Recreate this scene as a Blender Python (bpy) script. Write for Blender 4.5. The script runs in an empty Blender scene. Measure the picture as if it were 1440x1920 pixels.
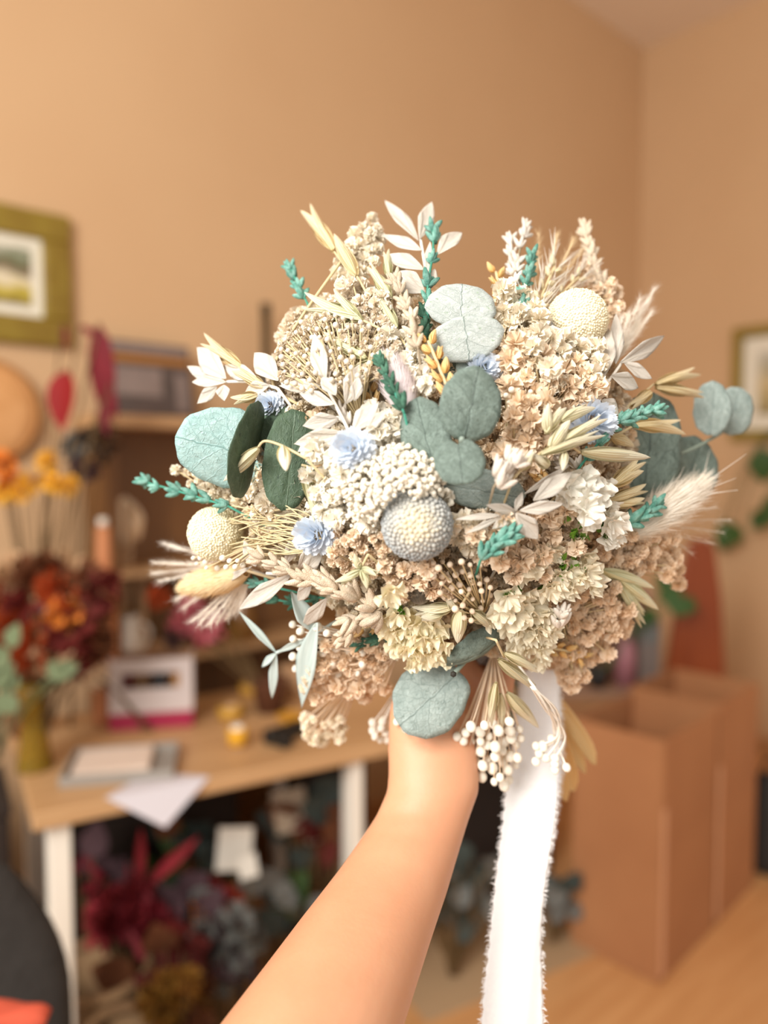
import bpy, math, random
import numpy as np
from mathutils import Vector, Matrix, Euler
random.seed(7); rng = np.random.default_rng(7)
S = bpy.context.scene
C = S.collection
pi = math.pi

# ------------------------------------------------------------------ camera, world, light, exposure
F = 1440.0                                   # focal length in pixels of the 1440x1920 frame
PITCH = math.radians(3.2)
CAM = Vector((0, 0, 1.4))
FWD = Vector((0, math.cos(PITCH), -math.sin(PITCH)))
UP = Vector((0, math.sin(PITCH), math.cos(PITCH)))
RT = Vector((1, 0, 0))
cd = bpy.data.cameras.new('camera'); cam = bpy.data.objects.new('camera', cd); C.objects.link(cam)
cam.location = CAM; cam.rotation_euler = (pi / 2 - PITCH, 0, 0)
cd.sensor_fit = 'VERTICAL'; cd.sensor_height = 36; cd.lens = 27; cd.clip_start = 0.02
cd.dof.use_dof = True; cd.dof.focus_distance = 0.475; cd.dof.aperture_fstop = 2.3
S.camera = cam

w = bpy.data.worlds.new('world'); S.world = w; w.use_nodes = True
bg = w.node_tree.nodes['Background']; bg.inputs[0].default_value = (1.0, 0.93, 0.84, 1); bg.inputs[1].default_value = 0.56

def area(name, loc, target, sx, sy, power, col):
    l = bpy.data.lights.new(name, 'AREA'); l.shape = 'RECTANGLE'; l.size = sx; l.size_y = sy
    l.energy = power; l.color = col
    o = bpy.data.objects.new(name, l); C.objects.link(o); o.location = loc
    o.rotation_euler = (Vector(target) - Vector(loc)).to_track_quat('-Z', 'Y').to_euler()
    return o
area('window_light', (-1.3, -1.35, 2.6), (0.05, 0.7, 1.3), 1.3, 1.7, 108, (1.0, 0.96, 0.9))

S.view_settings.view_transform = 'Standard'; S.view_settings.look = 'None'
S.view_settings.gamma = 1; S.view_settings.use_curve_mapping = False
S.view_settings.exposure = 0.37
S.cycles.max_bounces = 8; S.cycles.transparent_max_bounces = 8

# ------------------------------------------------------------------ maths helpers
def ray(x, y): return FWD + RT * ((x - 720) / F) + UP * ((960 - y) / F)
def P(x, y, d): return CAM + ray(x, y) * d
def on_plane(x, y, p0, n):
    r = ray(x, y); n = Vector(n); return CAM + r * ((Vector(p0) - CAM).dot(n) / r.dot(n))
def on_z(x, y, z): return on_plane(x, y, (0, 0, z), (0, 0, 1))
def frame(o, yd, zh):
    y = Vector(yd).normalized(); x = y.cross(Vector(zh))
    if x.length < 1e-6: x = y.orthogonal()
    x.normalize(); z = x.cross(y)
    M = Matrix((x, y, z)).transposed().to_4x4(); M.translation = o; return M
def scl(x, y=None, z=None):
    if y is None: y = z = x
    return Matrix.Diagonal((x, y, z, 1))

# ------------------------------------------------------------------ mesh helpers
class MB:
    def __init__(s): s.v = []; s.f = []; s.uv = []; s.n = 0
    def add(s, v, f, uv=None, M=None):
        v = np.asarray(v, float).reshape(-1, 3)
        if M is not None:
            A = np.array(M); v = v @ A[:3, :3].T + A[:3, 3]
        s.v.append(v); s.f += [tuple(i + s.n for i in q) for q in f]
        s.uv.append(np.zeros((len(v), 2)) if uv is None else np.asarray(uv)); s.n += len(v)
        return s
    def data(s): return np.concatenate(s.v), s.f, np.concatenate(s.uv)
    def mesh(s, name, m, smooth=True):
        v, f, uv = s.data()
        me = bpy.data.meshes.new(name); me.from_pydata(v.tolist(), [], f)
        ul = me.uv_layers.new(name='uv'); li = np.zeros(len(me.loops), int); me.loops.foreach_get('vertex_index', li)
        ul.data.foreach_set('uv', uv[li].astype(np.float32).ravel())
        if smooth: me.polygons.foreach_set('use_smooth', np.ones(len(me.polygons), bool))
        if m: me.materials.append(m)
        me.update(); return me
def grid(nu, nv, fn):
    v = []; uv = []; f = []
    for j in range(nv + 1):
        for i in range(nu + 1):
            a, b = i / nu, j / nv; v.append(fn(a, b)); uv.append((a, b))
    for j in range(nv):
        for i in range(nu):
            k = j * (nu + 1) + i; f.append((k, k + 1, k + nu + 2, k + nu + 1))
    return v, f, uv
def tube(pts, rad, n=6, cap=True):
    pts = [Vector(p) for p in pts]; m = len(pts)
    if not hasattr(rad, '__len__'): rad = [rad] * m
    v = []; f = []; nrm = None
    for i, p in enumerate(pts):
        t = (pts[min(i + 1, m - 1)] - pts[max(i - 1, 0)])
        t = t.normalized() if t.length > 1e-9 else Vector((0, 0, 1))
        nrm = (nrm - t * nrm.dot(t)) if nrm else t.orthogonal()
        if nrm.length < 1e-6: nrm = t.orthogonal()
        nrm.normalize(); b = t.cross(nrm)
        for k in range(n):
            a = 2 * pi * k / n; v.append(p + (nrm * math.cos(a) + b * math.sin(a)) * rad[i])
    for i in range(m - 1):
        for k in range(n):
            f.append((i * n + k, i * n + (k + 1) % n, (i + 1) * n + (k + 1) % n, (i + 1) * n + k))
    if cap: f.append(tuple(range(n - 1, -1, -1))); f.append(tuple(range((m - 1) * n, m * n)))
    return v, f
def lathe(prof, n=20):
    v = []; f = []
    for r, z in prof:
        for k in range(n): a = 2 * pi * k / n; v.append((r * math.cos(a), r * math.sin(a), z))
    for i in range(len(prof) - 1):
        for k in range(n): f.append((i * n + k, i * n + (k + 1) % n, (i + 1) * n + (k + 1) % n, (i + 1) * n + k))
    return v, f
def boxg(x0, x1, y0, y1, z0, z1):
    v = [(x, y, z) for z in (z0, z1) for y in (y0, y1) for x in (x0, x1)]
    return v, [(0, 2, 3, 1), (4, 5, 7, 6), (0, 1, 5, 4), (2, 6, 7, 3), (0, 4, 6, 2), (1, 3, 7, 5)]
def fib(n, frac=1.0):
    i = np.arange(n) + .5; z = 1 - 2 * frac * i / n; a = i * 2.399963
    r = np.sqrt(np.maximum(0, 1 - z * z)); return np.stack([r * np.cos(a), r * np.sin(a), z], 1)
def ico(sub=1):
    import bmesh
    bm = bmesh.new(); bmesh.ops.create_icosphere(bm, subdivisions=sub, radius=1)
    v = [tuple(x.co) for x in bm.verts]; f = [tuple(q.index for q in p.verts) for p in bm.faces]; bm.free(); return v, f
def bez(a, b, c, n=8):
    a, b, c = Vector(a), Vector(b), Vector(c)
    return [a * (1 - t) ** 2 + b * 2 * t * (1 - t) + c * t * t for t in [i / n for i in range(n + 1)]]
def poly(pts, n=6):                       # smooth curve through points
    pts = [Vector(p) for p in pts]; out = []
    for i in range(len(pts) - 1):
        p0 = pts[max(i - 1, 0)]; p1 = pts[i]; p2 = pts[i + 1]; p3 = pts[min(i + 2, len(pts) - 1)]
        for k in range(n):
            t = k / n
            out.append(0.5 * ((2 * p1) + (p2 - p0) * t + (2 * p0 - 5 * p1 + 4 * p2 - p3) * t * t + (3 * p1 - p0 - 3 * p2 + p3) * t ** 3))
    return out + [pts[-1]]

# ------------------------------------------------------------------ objects
WM = {}
def link(name, data, M=None, parent=None):
    o = bpy.data.objects.new(name, data); C.objects.link(o)
    M = M if M is not None else Matrix(); WM[o.name] = M
    if parent: o.parent = parent; o.matrix_basis = WM[parent.name].inverted() @ M
    else: o.matrix_basis = M
    return o
def tag(o, label=None, cat=None, group=None, kind=None):
    if label: o['label'] = label
    if cat: o['category'] = cat
    if group: o['group'] = group
    if kind: o['kind'] = kind
    return o
def thing(name, label, cat, loc, rotz=0, group=None, M=None):
    o = link(name, None, M if M is not None else Matrix.Translation(loc) @ Matrix.Rotation(rotz, 4, 'Z'))
    o.empty_display_size = .05
    return tag(o, label, cat, group)
def part(name, mb, m, parent, L=None, smooth=True, bevel=0, label=None):   # mb in parent's local coords (times L)
    M = WM[parent.name] @ (L if L is not None else Matrix())
    o = link(name, mb.mesh(name, m, smooth) if isinstance(mb, MB) else mb, M, parent)
    if bevel:
        b = o.modifiers.new('bevel', 'BEVEL'); b.width = bevel; b.segments = 2
    if label: o['label'] = label
    return o
def bx(*a): return MB().add(*boxg(*a))

# ------------------------------------------------------------------ materials
def hexl(h):
    h = h.lstrip('#'); r = [int(h[i:i + 2], 16) / 255 for i in (0, 2, 4)]
    return tuple(c / 12.92 if c <= .04045 else ((c + .055) / 1.055) ** 2.4 for c in r) + (1,)
MATS = {}
def mat(name, c1, c2=None, scale=4, rough=.75, bump=0, bscale=30, transl=0, rnd=.0, stretch=None, coord='Object', metal=0, detail=3, emis=0):
    if name in MATS: return MATS[name]
    m = bpy.data.materials.new(name); m.use_nodes = True; MATS[name] = m
    N = m.node_tree.nodes; L = m.node_tree.links; b = N['Principled BSDF']; out = N['Material Output']
    b.inputs['Roughness'].default_value = rough; b.inputs['Metallic'].default_value = metal
    tc = N.new('ShaderNodeTexCoord'); vec = tc.outputs[coord]
    if stretch:
        mp = N.new('ShaderNodeMapping'); mp.inputs['Scale'].default_value = stretch; L.new(vec, mp.inputs[0]); vec = mp.outputs[0]
    nz = N.new('ShaderNodeTexNoise'); nz.inputs['Scale'].default_value = scale; nz.inputs['Detail'].default_value = detail; L.new(vec, nz.inputs['Vector'])
    cr = N.new('ShaderNodeValToRGB'); cr.color_ramp.elements[0].position = .32; cr.color_ramp.elements[1].position = .68
    cr.color_ramp.elements[0].color = hexl(c1); cr.color_ramp.elements[1].color = hexl(c2 or c1); L.new(nz.outputs[0], cr.inputs[0])
    col = cr.outputs[0]
    if rnd:
        oi = N.new('ShaderNodeObjectInfo'); mr = N.new('ShaderNodeMapRange'); mr.inputs[3].default_value = 1 - rnd; mr.inputs[4].default_value = 1 + rnd
        L.new(oi.outputs['Random'], mr.inputs[0]); hs = N.new('ShaderNodeHueSaturation'); L.new(mr.outputs[0], hs.inputs['Value']); L.new(col, hs.inputs['Color']); col = hs.outputs[0]
    L.new(col, b.inputs['Base Color'])
    if bump:
        n2 = N.new('ShaderNodeTexNoise'); n2.inputs['Scale'].default_value = bscale; n2.inputs['Detail'].default_value = 4; L.new(vec, n2.inputs['Vector'])
        bp = N.new('ShaderNodeBump'); bp.inputs['Strength'].default_value = bump; bp.inputs['Distance'].default_value = .02; L.new(n2.outputs[0], bp.inputs['Height']); L.new(bp.outputs[0], b.inputs['Normal'])
    if transl:
        t = N.new('ShaderNodeBsdfTranslucent'); L.new(col, t.inputs[0]); mx = N.new('ShaderNodeMixShader'); mx.inputs[0].default_value = transl
        L.new(b.outputs[0], mx.inputs[1]); L.new(t.outputs[0], mx.inputs[2]); L.new(mx.outputs[0], out.inputs[0])
    if emis: b.inputs['Emission Color'].default_value = hexl(c1); b.inputs['Emission Strength'].default_value = emis
    return m

def math_node(N, L, op, a, b=None, c=None):
    n = N.new('ShaderNodeMath'); n.operation = op
    for i, q in enumerate((a, b, c)):
        if q is None: continue
        if hasattr(q, 'links'): L.new(q, n.inputs[i])
        else: n.inputs[i].default_value = q
    return n.outputs[0]

def leaf_mat(name, base, base2, vein, vstr=.55, rough=.6, spots=None, side=11, vfine=6):
    """unit leaf lies in local x,y: base y=-1, tip y=+1; veins are drawn from those coordinates"""
    m = bpy.data.materials.new(name); m.use_nodes = True; MATS[name] = m
    N = m.node_tree.nodes; L = m.node_tree.links; b = N['Principled BSDF']; out = N['Material Output']
    b.inputs['Roughness'].default_value = rough
    tc = N.new('ShaderNodeTexCoord'); nz0 = N.new('ShaderNodeTexNoise'); nz0.inputs['Scale'].default_value = 3.2; nz0.inputs['Detail'].default_value = 3
    L.new(tc.outputs['Object'], nz0.inputs['Vector'])
    mixv = N.new('ShaderNodeMixRGB'); mixv.blend_type = 'LINEAR_LIGHT'; mixv.inputs[0].default_value = .11
    L.new(tc.outputs['Object'], mixv.inputs[1]); L.new(nz0.outputs['Color'], mixv.inputs[2])
    sp = N.new('ShaderNodeSeparateXYZ'); L.new(mixv.outputs[0], sp.inputs[0])
    ax = math_node(N, L, 'ABSOLUTE', sp.outputs[0])
    mid = math_node(N, L, 'SMOOTH_MIN', 1.0, math_node(N, L, 'DIVIDE', ax, .028), .3)
    mid = math_node(N, L, 'SUBTRACT', 1.0, mid)
    ph = math_node(N, L, 'SUBTRACT', sp.outputs[1], math_node(N, L, 'MULTIPLY', math_node(N, L, 'POWER', ax, .8), .75))
    sv = math_node(N, L, 'ABSOLUTE', math_node(N, L, 'SINE', math_node(N, L, 'MULTIPLY', ph, float(side) * .62)))
    sv = math_node(N, L, 'SUBTRACT', 1.0, math_node(N, L, 'MINIMUM', math_node(N, L, 'DIVIDE', sv, .10), 1.0))
    vo = N.new('ShaderNodeTexVoronoi'); vo.feature = 'DISTANCE_TO_EDGE'; vo.inputs['Scale'].default_value = vfine; L.new(mixv.outputs[0], vo.inputs['Vector'])
    fv = math_node(N, L, 'SUBTRACT', 1.0, math_node(N, L, 'MINIMUM', math_node(N, L, 'DIVIDE', vo.outputs[0], .05), 1.0))
    v = math_node(N, L, 'MAXIMUM', mid, math_node(N, L, 'MULTIPLY', sv, .6))
    v = math_node(N, L, 'MAXIMUM', v, math_node(N, L, 'MULTIPLY', fv, .4))
    nz = N.new('ShaderNodeTexNoise'); nz.inputs['Scale'].default_value = 2.2; nz.inputs['Detail'].default_value = 7; nz.inputs['Roughness'].default_value = .7; L.new(tc.outputs['Object'], nz.inputs['Vector'])
    cr = N.new('ShaderNodeValToRGB'); cr.color_ramp.elements[0].position = .35; cr.color_ramp.elements[1].position = .66
    cr.color_ramp.elements[0].color = hexl(base); cr.color_ramp.elements[1].color = hexl(base2); L.new(nz.outputs[0], cr.inputs[0])
    col = cr.outputs[0]
    if spots:
        n3 = N.new('ShaderNodeTexNoise'); n3.inputs['Scale'].default_value = 7; n3.inputs['Detail'].default_value = 5; L.new(tc.outputs['Object'], n3.inputs['Vector'])
        r3 = N.new('ShaderNodeValToRGB'); r3.color_ramp.elements[0].position = .62; r3.color_ramp.elements[1].position = .72; L.new(n3.outputs[0], r3.inputs[0])
        mm = N.new('ShaderNodeMixRGB'); L.new(r3.outputs[0], mm.inputs[0]); L.new(col, mm.inputs[1]); mm.inputs[2].default_value = hexl(spots); col = mm.outputs[0]
    mx = N.new('ShaderNodeMixRGB'); L.new(math_node(N, L, 'MULTIPLY', v, vstr), mx.inputs[0]); L.new(col, mx.inputs[1]); mx.inputs[2].default_value = hexl(vein)
    L.new(mx.outputs[0], b.inputs['Base Color'])
    bp = N.new('ShaderNodeBump'); bp.inputs['Strength'].default_value = .35; bp.inputs['Distance'].default_value = .02
    L.new(math_node(N, L, 'ADD', v, nz.outputs[0]), bp.inputs['Height']); L.new(bp.outputs[0], b.inputs['Normal'])
    t = N.new('ShaderNodeBsdfTranslucent'); L.new(mx.outputs[0], t.inputs[0]); ms = N.new('ShaderNodeMixShader'); ms.inputs[0].default_value = .12
    L.new(b.outputs[0], ms.inputs[1]); L.new(t.outputs[0], ms.inputs[2]); L.new(ms.outputs[0], out.inputs[0])
    return m

def stripe_mat(name, c1, c2, n=9, rough=.55, transl=.2, tip=None, bump=.5):
    """stripes run along v of the uv map, repeat across u; colour drifts along v"""
    m = bpy.data.materials.new(name); m.use_nodes = True; MATS[name] = m
    N = m.node_tree.nodes; L = m.node_tree.links; b = N['Principled BSDF']; out = N['Material Output']
    b.inputs['Roughness'].default_value = rough
    tc = N.new('ShaderNodeTexCoord'); sp = N.new('ShaderNodeSeparateXYZ'); L.new(tc.outputs['UV'], sp.inputs[0])
    s = math_node(N, L, 'SINE', math_node(N, L, 'MULTIPLY', sp.outputs[0], n * 2 * pi)); s = math_node(N, L, 'MULTIPLY_ADD', s, .5, .5)
    mx = N.new('ShaderNodeMixRGB'); L.new(s, mx.inputs[0]); mx.inputs[1].default_value = hexl(c1); mx.inputs[2].default_value = hexl(c2)
    col = mx.outputs[0]
    if tip:
        m2 = N.new('ShaderNodeMixRGB'); L.new(math_node(N, L, 'POWER', sp.outputs[1], 1.6), m2.inputs[0]); L.new(col, m2.inputs[1]); m2.inputs[2].default_value = hexl(tip); col = m2.outputs[0]
    oi = N.new('ShaderNodeObjectInfo'); mr = N.new('ShaderNodeMapRange'); mr.inputs[3].default_value = .9; mr.inputs[4].default_value = 1.1
    L.new(oi.outputs['Random'], mr.inputs[0]); hs = N.new('ShaderNodeHueSaturation'); L.new(mr.outputs[0], hs.inputs['Value']); L.new(col, hs.inputs['Color']); col = hs.outputs[0]
    L.new(col, b.inputs['Base Color'])
    bp = N.new('ShaderNodeBump'); bp.inputs['Strength'].default_value = bump; bp.inputs['Distance'].default_value = .001; L.new(s, bp.inputs['Height']); L.new(bp.outputs[0], b.inputs['Normal'])
    t = N.new('ShaderNodeBsdfTranslucent'); L.new(col, t.inputs[0]); ms = N.new('ShaderNodeMixShader'); ms.inputs[0].default_value = transl
    L.new(b.outputs[0], ms.inputs[1]); L.new(t.outputs[0], ms.inputs[2]); L.new(ms.outputs[0], out.inputs[0])
    return m

# ================================================================== THE ROOM
H1 = math.radians(48.3)
U1 = Vector((math.sin(H1), math.cos(H1), 0))            # along the back wall, towards the corner
NB = Vector((-U1.y, U1.x, 0))                            # out through the back wall
CD = 4.1
CORNER = P(1207, 92, CD); CEIL = CORNER.z
wall_m = mat('wall_paint', '#c9a57e', '#cdaa83', scale=1.5, rough=.9)
ceil_m = mat('ceiling_paint', '#ead8c4', '#ecdcc9', scale=1.2, rough=.9)
CX = Vector((CORNER.x, CORNER.y, 0))
def struct(name, mb, m, M=None, smooth=False):
    return tag(link(name, mb.mesh(name, m, smooth), M), kind='structure')
MW = frame(CX, NB, (0, 0, 1))                            # x = along wall to the right, y = out through the wall, z up
MR = frame(CX, U1, (0, 0, 1))                            # right wall: x = along it towards the camera side, y out
struct('wall_back', bx(-4.3, .12, 0, .12, 0, CEIL), wall_m, MW)
struct('wall_right', bx(0, 3.6, 0, .12, 0, CEIL), wall_m, MR)
struct('ceiling', bx(-4.3, .12, -3.6, .12, CEIL, CEIL + .1), ceil_m, MW)
floor_m = mat('laminate_floor', '#cb9460', '#d9a570', scale=3, rough=.38, stretch=(1, 9, 1))
struct('floor', bx(-4.3, .12, -3.6, .12, -.1, 0), floor_m, MW)
skirt_m = mat('skirting_paint', '#b98a5c', rough=.6)
struct('baseboard_back', bx(-4.3, -.016, -.016, -.001, .001, .09), skirt_m, MW)
struct('baseboard_right', bx(0.001, 3.6, -.016, -.001, .001, .09), skirt_m, MR)

def wall_pt(x, y, off=0): return on_plane(x, y, CX - NB * off, NB)
def rwall_pt(x, y, off=0): return on_plane(x, y, CX - U1 * off, U1)
def wmat(p): M = MW.copy(); M.translation = p; return M
def rmat(p): M = MR.copy(); M.translation = p; return M

# ---- framed pictures
gold = mat('olive_gold_frame', '#7d6318', '#8f7a26', scale=9, rough=.45, bump=.2, bscale=40)
matbd = mat('picture_mount', '#e2dccb', rough=.8)
def print_mat(name, cols):
    m = bpy.data.materials.new(name); m.use_nodes = True; N = m.node_tree.nodes; L = m.node_tree.links
    tc = N.new('ShaderNodeTexCoord'); nz = N.new('ShaderNodeTexNoise'); nz.inputs['Scale'].default_value = 5; L.new(tc.outputs['UV'], nz.inputs['Vector'])
    sp = N.new('ShaderNodeSeparateXYZ'); L.new(tc.outputs['UV'], sp.inputs[0])
    a = math_node(N, L, 'MULTIPLY_ADD', nz.outputs[0], .7, math_node(N, L, 'SUBTRACT', sp.outputs[1], .35))
    cr = N.new('ShaderNodeValToRGB'); el = cr.color_ramp.elements
    while len(el) < len(cols): el.new(.5)
    for i, c in enumerate(cols): el[i].position = i / (len(cols) - 1); el[i].color = hexl(c)
    L.new(a, cr.inputs[0]); L.new(cr.outputs[0], N['Principled BSDF'].inputs['Base Color']); return m
def picture(label, M, wdt, hgt, mo, mount, fm, pm, group=None):
    t = thing('framed_picture', label, 'picture', None, M=M)
    for k, (x0, x1, z0, z1) in enumerate(((0, wdt, hgt - mo, hgt), (0, wdt, 0, mo), (0, mo, mo, hgt - mo), (wdt - mo, wdt, mo, hgt - mo))):
        part('frame_rail', bx(x0, x1, -.028, -.003, z0, z1), fm, t, smooth=False, bevel=.006)
    part('mount', bx(mo, wdt - mo, -.012, -.004, mo, hgt - mo), matbd, t, smooth=False)
    g = MB().add(*grid(1, 1, lambda a, b: (mo + mount + a * (wdt - 2 * (mo + mount)), -.0135, mo + mount + b * (hgt - 2 * (mo + mount)))))
    part('print', g, pm, t, smooth=False)
    return t
a = wall_pt(131, 412); b = wall_pt(131, 655); hh = a.z - b.z
picture('large olive gold framed landscape print cut by the left edge of the photo', wmat(b - U1 * .62), .62, hh, .075, .028, gold,
        print_mat('landscape_print', ['#6b5a2a', '#b9a63c', '#d9cdb0', '#7b6a52', '#5f6b4a', '#cfc8b8']))
a = rwall_pt(1372, 618); b = rwall_pt(1372, 828)
picture('framed print in brown gold frame on the right hand wall', rmat(b), .5, a.z - b.z, .055, .07, gold,
        print_mat('right_print', ['#8a7a50', '#b3a274', '#cbb68a', '#a9a48e', '#c4c0b2']))

# ---- table
wood = mat('pale_wood', '#b48c62', '#c59d71', scale=3, rough=.5, stretch=(1, 10, 1))
white = mat('white_paint', '#ece6da', rough=.5)
TZ = .75
A = on_z(60, 1528, TZ); B_ = on_z(720, 1392, TZ); tx = (B_ - A).normalized(); tyv = Vector((-tx.y, tx.x, 0))
MT = Matrix((tx, tyv, Vector((0, 0, 1)))).transposed().to_4x4(); MT.translation = Vector((A.x, A.y, 0))
TLEN, TDEP = 1.02, .60
XL = (on_z(676, 1405, TZ) - A).dot(tx)
t = thing('work_table', 'pale wooden work table on white legs along the back wall', 'table', None, M=MT)
part('tabletop', bx(0, TLEN, 0, TDEP, TZ - .035, TZ), wood, t, smooth=False, bevel=.004)
for x, lw in ((.03, .042), (XL, .03)):
    for y in (.03, TDEP - .09):
        part('leg', bx(x, x + lw, y, y + .055, 0, TZ - .036), white, t, smooth=False, bevel=.003)
part('rear_rail', bx(.0725, XL - .0005, TDEP - .075, TDEP - .055, .55, TZ - .036), wood, t, smooth=False)
TM = MT

# ---- hutch (shelf unit) standing on the table against the wall
hut = mat('brown_wood', '#6f4a26', '#7d552d', scale=3, rough=.55, stretch=(8, 1, 1))
p0 = wall_pt(205, 775, .20); ztop = p0.z
p1 = wall_pt(520, 760, .20)
HL = (p1 - p0).length + .32
MH = wmat(Vector((p0.x, p0.y, 0)))
zb = .47
t = thing('shelf_unit', 'brown wooden shelf unit against the back wall behind the table', 'shelf', None, M=MH)
part('top_board', bx(-.03, HL, -.0, .195, ztop - .035, ztop), wood, t, smooth=False, bevel=.003)
part('back_panel', bx(0, HL - .03, .17, .19, 0.02, ztop - .036), hut, t, smooth=False)
part('side_panel', bx(0, .03, .02, .169, 0, ztop - .036), hut, t, smooth=False)
part('side_panel', bx(HL - .06, HL - .03, .02, .169, 0, ztop - .036), hut, t, smooth=False)
for zz in (.86, 1.12):
    part('inner_shelf', bx(.031, HL - .061, .0, .169, zz - .02, zz), wood, t, smooth=False)
def hut_at(px, py, z, off=.12):      # point on a shelf level from the picture column
    q = wall_pt(px, py, off); return Vector((q.x, q.y, z))

# sign on top of the shelf unit (its lettering is blurred beyond reading: only bands of tone are left)
sg = mat('sign_tin', '#4a403c', '#5b4c48', scale=14, rough=.5); sgo = mat('sign_stripe', '#9a6420', rough=.5); sgl = mat('sign_grey', '#8a7a74', '#7c6d68', scale=18, rough=.6)
q = hut_at(200, 750, ztop + .002, .09); q2 = hut_at(366, 752, ztop, .09); SW = (q2 - q).length
SH = .225
t = thing('tin_sign', 'dark grey tin sign with orange stripe standing on the shelf unit', 'sign', None, M=wmat(q) @ Matrix.Rotation(math.radians(-9), 4, 'X'))
part('sign_plate', bx(0, SW, 0, .012, 0, SH), sg, t, smooth=False, bevel=.002)
part('orange_stripe', bx(.005, SW - .005, -.002, -.0002, SH * .72, SH * .82), sgo, t, smooth=False)
part('grey_band', bx(.01, SW - .01, -.002, -.0002, SH * .86, SH * .96), sgl, t, smooth=False)
part('grey_panel', bx(.02, SW * .64, -.002, -.0002, SH * .28, SH * .66), sgl, t, smooth=False)
part('grey_panel', bx(SW * .8, SW - .02, -.002, -.0002, SH * .1, SH * .6), sgl, t, smooth=False)
# dark slim bottle on the shelf unit
q = hut_at(500, 755, ztop, .10); sc = .001 * 1.75
t = thing('dark_bottle', 'tall slim dark bottle on the shelf unit behind the bouquet', 'bottle', q)
dk = mat('dark_glass', '#3b2d18', '#4b3a20', rough=.25)
part('bottle_body', MB().add(*lathe([(0, 0), (.04, 0), (.042, .01), (.042, .12), (.03, .17), (.016, .2), (.016, .36), (0, .36)])), dk, t)
part('stopper', MB().add(*lathe([(0, .361), (.018, .361), (.018, .385), (0, .387)])), dk, t)

# ---- generic background plant parts (unit leaf, unit bloom)
def leaf_mb(n=6, wdt=.5, point=1.0, bend=.15, fold=.12):
    def fn(a, b):
        u = a * 2 - 1; h = wdt * (math.sin(pi * min(1, b ** .8)) ** .8 if 0 < b < 1 else 0.02)
        return (u * h, b, fold * abs(u) * h * 2 - bend * b * b)
    return MB().add(*grid(4, n, fn))
def petal_ball(n=22, seed=0, inner=.25, wd=.42, frac=1.0, crink=.18):
    r = np.random.default_rng(seed); mb = MB()
    for d in fib(n, frac):
        d = Vector(d + r.normal(0, .12, 3)).normalized(); t1 = d.orthogonal().normalized(); t1.rotate(Matrix.Rotation(r.uniform(0, 6.28), 3, d)); t2 = d.cross(t1)
        ln = r.uniform(.8, 1.08); ph = r.uniform(0, 6)
        def fn(a, b):
            u = a * 2 - 1
            return d * (inner + (ln - inner) * b) + t1 * (u * wd * (.3 + .7 * b)) + t2 * (crink * math.sin(4 * u + ph) * b + .12 * b * b)
        mb.add(*grid(3, 2, fn))
    return mb
BGLEAF = {}
def bg_leaf(m, wdt=.45):
    k = (m.name, wdt)
    if k not in BGLEAF: BGLEAF[k] = leaf_mb(wdt=wdt).mesh('leaf', m)
    return BGLEAF[k]
def bg_bloom(m, seed):
    k = (m.name, 'b', seed)
    if k not in BGLEAF: BGLEAF[k] = petal_ball(18, seed).mesh('bloom', m)
    return BGLEAF[k]
def bg_bunch(name, label, base, heads, stem_m, cat='dried flowers', group=None):
    """heads: list of (point, size, material, kind, direction or None)"""
    base = Vector(base); t = thing(name, label, cat, base, group=group); inv = Matrix.Translation(-base)
    for i, (p, s, m, kind, d) in enumerate(heads):
        p = Vector(p); mid = (base + p) / 2 + Vector((0, 0, .25 * (p - base).length))
        mid = base * .5 + Vector((p.x * .5 + base.x * 0, p.y * .5, max(p.z, base.z) * .5)) if kind == 'leafdown' else mid * .5 + (base + p) * .25
        st = link('stem', MB().add(*tube(bez(base + Vector((random.uniform(-.01, .01), random.uniform(-.01, .01), 0)), mid, p), .0025, 5)).mesh('stem', stem_m), Matrix(), t)
        dd = Vector(d) if d is not None else (p - base)
        M = frame(p, dd, Vector((random.uniform(-.5, .5), -1, .3)))
        if kind.startswith('leaf'): link('leaf', bg_leaf(m, .13 if m is M_crim else .27 if m is M_red else .09 if m is M_scar else .4), M @ scl(s), t)
        else: link('bloom', bg_bloom(m, i % 4), M @ scl(s), t)
    return t
M_rust = mat('rust_petal', '#a03a10', '#c2521a', rough=.8, rnd=.2, transl=.2)
M_dred = mat('dark_red_petal', '#54100b', '#6c1a13', rough=.8, rnd=.2, transl=.15)
M_brown = mat('brown_petal', '#522a12', '#6c3d1c', rough=.85, rnd=.2)
M_tanp = mat('tan_petal', '#c49a72', '#d9b48c', rough=.85, rnd=.15)
M_greyl = mat('grey_leaf', '#5c5d5b', '#70716c', rough=.8)
M_crim = mat('crimson_leaf', '#6a0c1a', '#831425', rough=.7, rnd=.15, transl=.25)
M_red = mat('red_leaf', '#860508', '#980a0e', rough=.7, transl=.2)
M_yel = mat('yellow_bloom', '#d99a1c', '#e8b030', rough=.8, rnd=.1)
M_org = mat('orange_bloom', '#d0701c', '#de8430', rough=.8)
M_gre = mat('sage_leaf', '#5c6848', '#6d7856', rough=.8, rnd=.1)
M_dgr = mat('dark_green_leaf', '#2c4a1c', '#38581f', rough=.5, rnd=.1)
M_pink = mat('pink_bloom', '#b85560', '#c9707a', rough=.8)
M_mauve = mat('mauve_bloom', '#412b30', '#53393f', rough=.85, rnd=.15)  # mauve lowered so the colour itself carries the shade under the table
M_scar = mat('scarlet_bloom', '#7c1620', '#98222e', rough=.8, rnd=.15)  # scarlet likewise darkened in its base for the under-table shade
M_egrey = mat('eucalyptus_bg', '#2e3632', '#3e4742', rough=.8, rnd=.15)  # dark grey for the low bunches, under-table shade included in the colour
M_stem = mat('brown_stem', '#5c4526', '#6e5430', rough=.8)
M_cream = mat('cream_bloom', '#e6cfb0', '#f0dcc0', rough=.85, rnd=.05)
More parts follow.
